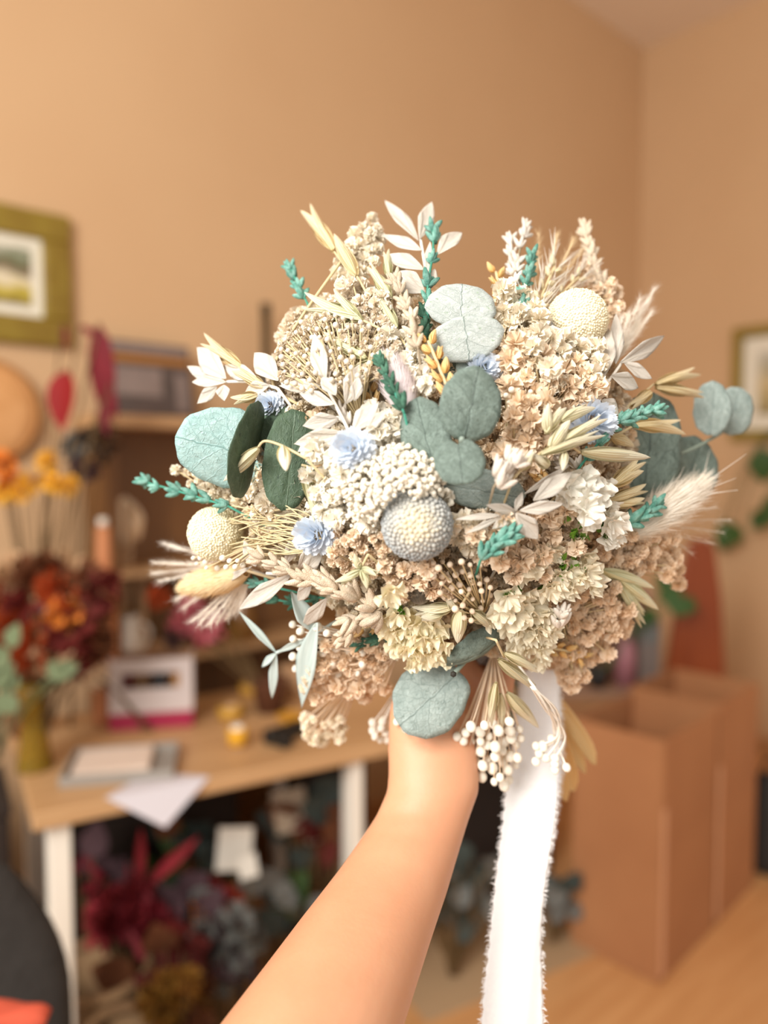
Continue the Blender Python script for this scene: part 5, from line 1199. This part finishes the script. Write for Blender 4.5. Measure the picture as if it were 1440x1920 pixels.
for k in range(26):
    a = 2.4 * k; rr = .012 * math.sqrt((k + .5) / 26); p = BIND + (sd1 * math.cos(a) + sd2 * math.sin(a)) * rr - STEMDIR * .02; q = p + STEMDIR * (.10 + .012 * math.sin(k * 1.7)) + (sd1 * math.cos(a) + sd2 * math.sin(a)) * .004
    mb = MB().add(*tube([p, (p + q) / 2, q], [.0016, .0015, .0014], 6)); mb.v = [v - np.array(p) for v in mb.v]
    link('stem_end', mb.mesh('stem_end', (stem_tan, stem_br, stem_gr)[k % 3]), Matrix.Translation(p), bq_root)
rib_m = mat('white_silk', '#fafafc', '#ffffff', scale=400, rough=.8, transl=.3, bump=.1, bscale=900)
def ribbon(label, rows, depths, fold, seed, name='ribbon'):
    L_ = poly([P(a[0], a[2], d) for a, d in zip(rows, depths)], 8); R_ = poly([P(a[1], a[2], d) for a, d in zip(rows, depths)], 8); n = len(L_) - 1; r = np.random.default_rng(seed)
    def fn(a, b):
        a = a + 0; i = min(int(b * n), n - 1); w_ = b * n - i; l = L_[i].lerp(L_[i + 1], w_); q = R_[i].lerp(R_[i + 1], w_); p = l + (q - l) * a; j = b * 30
        return p + CAMV * (fold * math.sin(a * 7 + b * 3 + seed) * (.4 + .6 * b) + .0006 * math.sin(a * 9 + b * 11)) + RT * (.0006 * math.sin(j * 5 + 9 * a) if a in (0, 1) else 0)
    mb = MB().add(*grid(24, n * 2 - 1, lambda a, b: fn(a, b)))
    v = []; f = []
    for k in range(900):
        side = k % 2; b = r.uniform(.02, 1); i = min(int(b * n), n - 1); p = np.array(fn(side, b)); t = np.array((L_[i + 1] - L_[i]).normalized()); o = np.array((R_[i] - L_[i]).normalized()) * (1 if side else -1)
        d = o + t * r.normal(.3, .8) + np.array(CAMV) * r.normal(0, .4); d /= np.linalg.norm(d); ln = r.uniform(.001, .0042); q = len(v); wv = t * .00018; v += [p - wv, p + wv, p + d * ln * .6 + wv, p + d * ln * .6 - wv, p + d * ln + t * .0008]; f += [(q, q + 1, q + 2, q + 3), (q + 3, q + 2, q + 4)]
    A_ = -np.array(BIND); mb.v = [x + A_ for x in mb.v]
    o = link(name, mb.mesh(name, rib_m), Matrix.Translation(BIND), bq_root); o['label'] = label; so = o.modifiers.new('thick', 'SOLIDIFY'); so.thickness = .0003
    fm = MB().add(np.array(v) + A_, f); fr = link('frayed_edge', fm.mesh('frayed_edge', rib_m), Matrix.Translation(BIND), o); fr['kind'] = 'stuff'
ribbon('long white silk ribbon with frayed edges hanging down beside the arm', [(975, 1045, 1255), (960, 1050, 1400), (948, 1045, 1480), (940, 1036, 1560), (928, 1022, 1660), (918, 1015, 1760), (908, 1018, 1850), (902, 1020, 1950), (898, 1018, 2020)], [.60, .59, .58, .57, .56, .55, .54, .53, .53], .003, 1)
ribbon('second shorter fold of the white ribbon behind the first', [(990, 1050, 1260), (985, 1055, 1420), (975, 1040, 1540), (968, 1018, 1660)], [.61, .605, .60, .595], .003, 4)
bd = MB()
for k in range(7):
    c = BIND + STEMDIR * (-.012 + .006 * k); bd.add(*tube([c + (sd1 * math.cos(a) + sd2 * math.sin(a)) * (.0145 + .0004 * (k % 2)) for a in [2 * pi * j / 20 for j in range(21)]], .0032, 6, False))
bd.v = [v - np.array(BIND) for v in bd.v]; o = link('binding', bd.mesh('binding', rib_m), Matrix.Translation(BIND), bq_root); o['label'] = 'white ribbon wound round the stems'

# ================================================================== ARM AND HAND
skin = bpy.data.materials.new('skin'); skin.use_nodes = True
N = skin.node_tree.nodes; L = skin.node_tree.links; b = N['Principled BSDF']
tc = N.new('ShaderNodeTexCoord'); nz = N.new('ShaderNodeTexNoise'); nz.inputs['Scale'].default_value = 22; nz.inputs['Detail'].default_value = 5; L.new(tc.outputs['Object'], nz.inputs['Vector'])
cr = N.new('ShaderNodeValToRGB'); cr.color_ramp.elements[0].position = .3; cr.color_ramp.elements[1].position = .7; cr.color_ramp.elements[0].color = hexl('#cc926f'); cr.color_ramp.elements[1].color = hexl('#d49d7a'); L.new(nz.outputs[0], cr.inputs[0]); L.new(cr.outputs[0], b.inputs['Base Color'])
b.inputs['Roughness'].default_value = .5; b.inputs['Subsurface Weight'].default_value = .25; b.inputs['Subsurface Radius'].default_value = (.008, .003, .0015); b.inputs['Subsurface Scale'].default_value = .6
n2 = N.new('ShaderNodeTexNoise'); n2.inputs['Scale'].default_value = 320; L.new(tc.outputs['Object'], n2.inputs['Vector']); bp = N.new('ShaderNodeBump'); bp.inputs['Strength'].default_value = .12; bp.inputs['Distance'].default_value = .001; L.new(n2.outputs[0], bp.inputs['Height']); L.new(bp.outputs[0], b.inputs['Normal'])
body = MB()
rings = [((738, 1290), (872, 1290), .560, .42), ((729, 1340), (884, 1345), .556, .50), ((727, 1400), (893, 1405), .552, .58), ((728, 1450), (898, 1452), .548, .64), ((726, 1482), (898, 1484), .544, .68), ((706, 1528), (878, 1540), .537, .72), ((676, 1574), (860, 1600), .527, .76), ((630, 1640), (838, 1675), .508, .80), ((562, 1730), (808, 1765), .482, .84), ((492, 1825), (778, 1860), .455, .88), ((415, 1928), (745, 1965), .430, .90), ((340, 2030), (700, 2080), .405, .90), ((240, 2160), (640, 2230), .375, .9), ((60, 2400), (520, 2490), .335, .9), ((-160, 2720), (380, 2840), .29, .92)]
n = 32; V = []; Fq = []
ctr = [(P(*a, d) + P(*b_, d)) / 2 for a, b_, d, k in rings]
for i, (a, b_, d, k) in enumerate(rings):
    A0, B0 = P(*a, d), P(*b_, d); c = ctr[i]; hx = (B0 - A0) / 2; ax_ = (ctr[min(i + 1, len(ctr) - 1)] - ctr[max(i - 1, 0)]).normalized(); nz_ = ax_.cross(hx.normalized()).normalized()
    for j in range(n): t = 2 * pi * j / n; V.append(c + hx * math.cos(t) + nz_ * (hx.length * k) * math.sin(t))
for i in range(len(rings) - 1):
    for j in range(n): Fq.append((i * n + j, i * n + (j + 1) % n, (i + 1) * n + (j + 1) % n, (i + 1) * n + j))
Fq.append(tuple(range(n - 1, -1, -1))); Fq.append(tuple(range((len(rings) - 1) * n, len(rings) * n)))
body.add(V, Fq)
# closed fist around the stems: four fingers go round the far side and return on the right, thumb round the near side
ax0 = BIND + STEMDIR * .006
e1 = (P(805, 1300, .56) - (ax0 + STEMDIR * (P(805, 1300, .56) - ax0).dot(STEMDIR))).normalized(); e2 = STEMDIR.cross(e1)
if e2.dot(FWD) < 0: e2 = -e2                                   # e2 points to the far side
def around(t, deg, rad): return ax0 + STEMDIR * t + (e1 * math.cos(math.radians(deg)) + e2 * math.sin(math.radians(deg))) * rad
for k, (t, ln, r0) in enumerate(((-.012, 200, .0088), (.008, 212, .0092), (.027, 204, .0088), (.044, 180, .0078))):
    pts = [around(t, q, .030 - .006 * (q / 210)) for q in np.linspace(-5, ln, 15)]
    body.add(*tube(pts, [r0 * (1.12 - .30 * i / 14 + (.07 if i in (5, 9) else 0)) for i in range(15)], 10)); body.add(np.array(ico(2)[0]) * r0 * .82 + np.array(pts[-1]), ico(2)[1])
pts = [around(.050 - .052 * q, -20 - 100 * q, .030 - .004 * q) for q in np.linspace(0, 1, 10)]
body.add(*tube(pts, [.0135 - .0045 * i / 9 for i in range(10)], 10)); body.add(np.array(ico(2)[0]) * .0092 + np.array(pts[-1]), ico(2)[1])
pl = [P(805, 1395, .555), P(800, 1340, .56), around(.03, -8, .030), around(.012, -4, .030), around(-.008, 0, .029)]
body.add(*tube(poly(pl, 4), [.022 + .0 * i for i in range(len(poly(pl, 4)))], 14)); body.add(np.array(ico(3)[0]) * .020 + np.array(pl[-1]), ico(3)[1])
hub = P(640, 1900, .44); body.v = [v - np.array(hub) for v in body.v]
arm = link('person', body.mesh('person', skin), Matrix.Translation(hub))
rm = arm.modifiers.new('remesh', 'REMESH'); rm.mode = 'VOXEL'; rm.voxel_size = .0021; rm.use_smooth_shade = True
sm = arm.modifiers.new('smooth', 'SMOOTH'); sm.factor = .6; sm.iterations = 10
tag(arm, 'bare left forearm and hand of a person reaching up and gripping the bouquet', 'person')
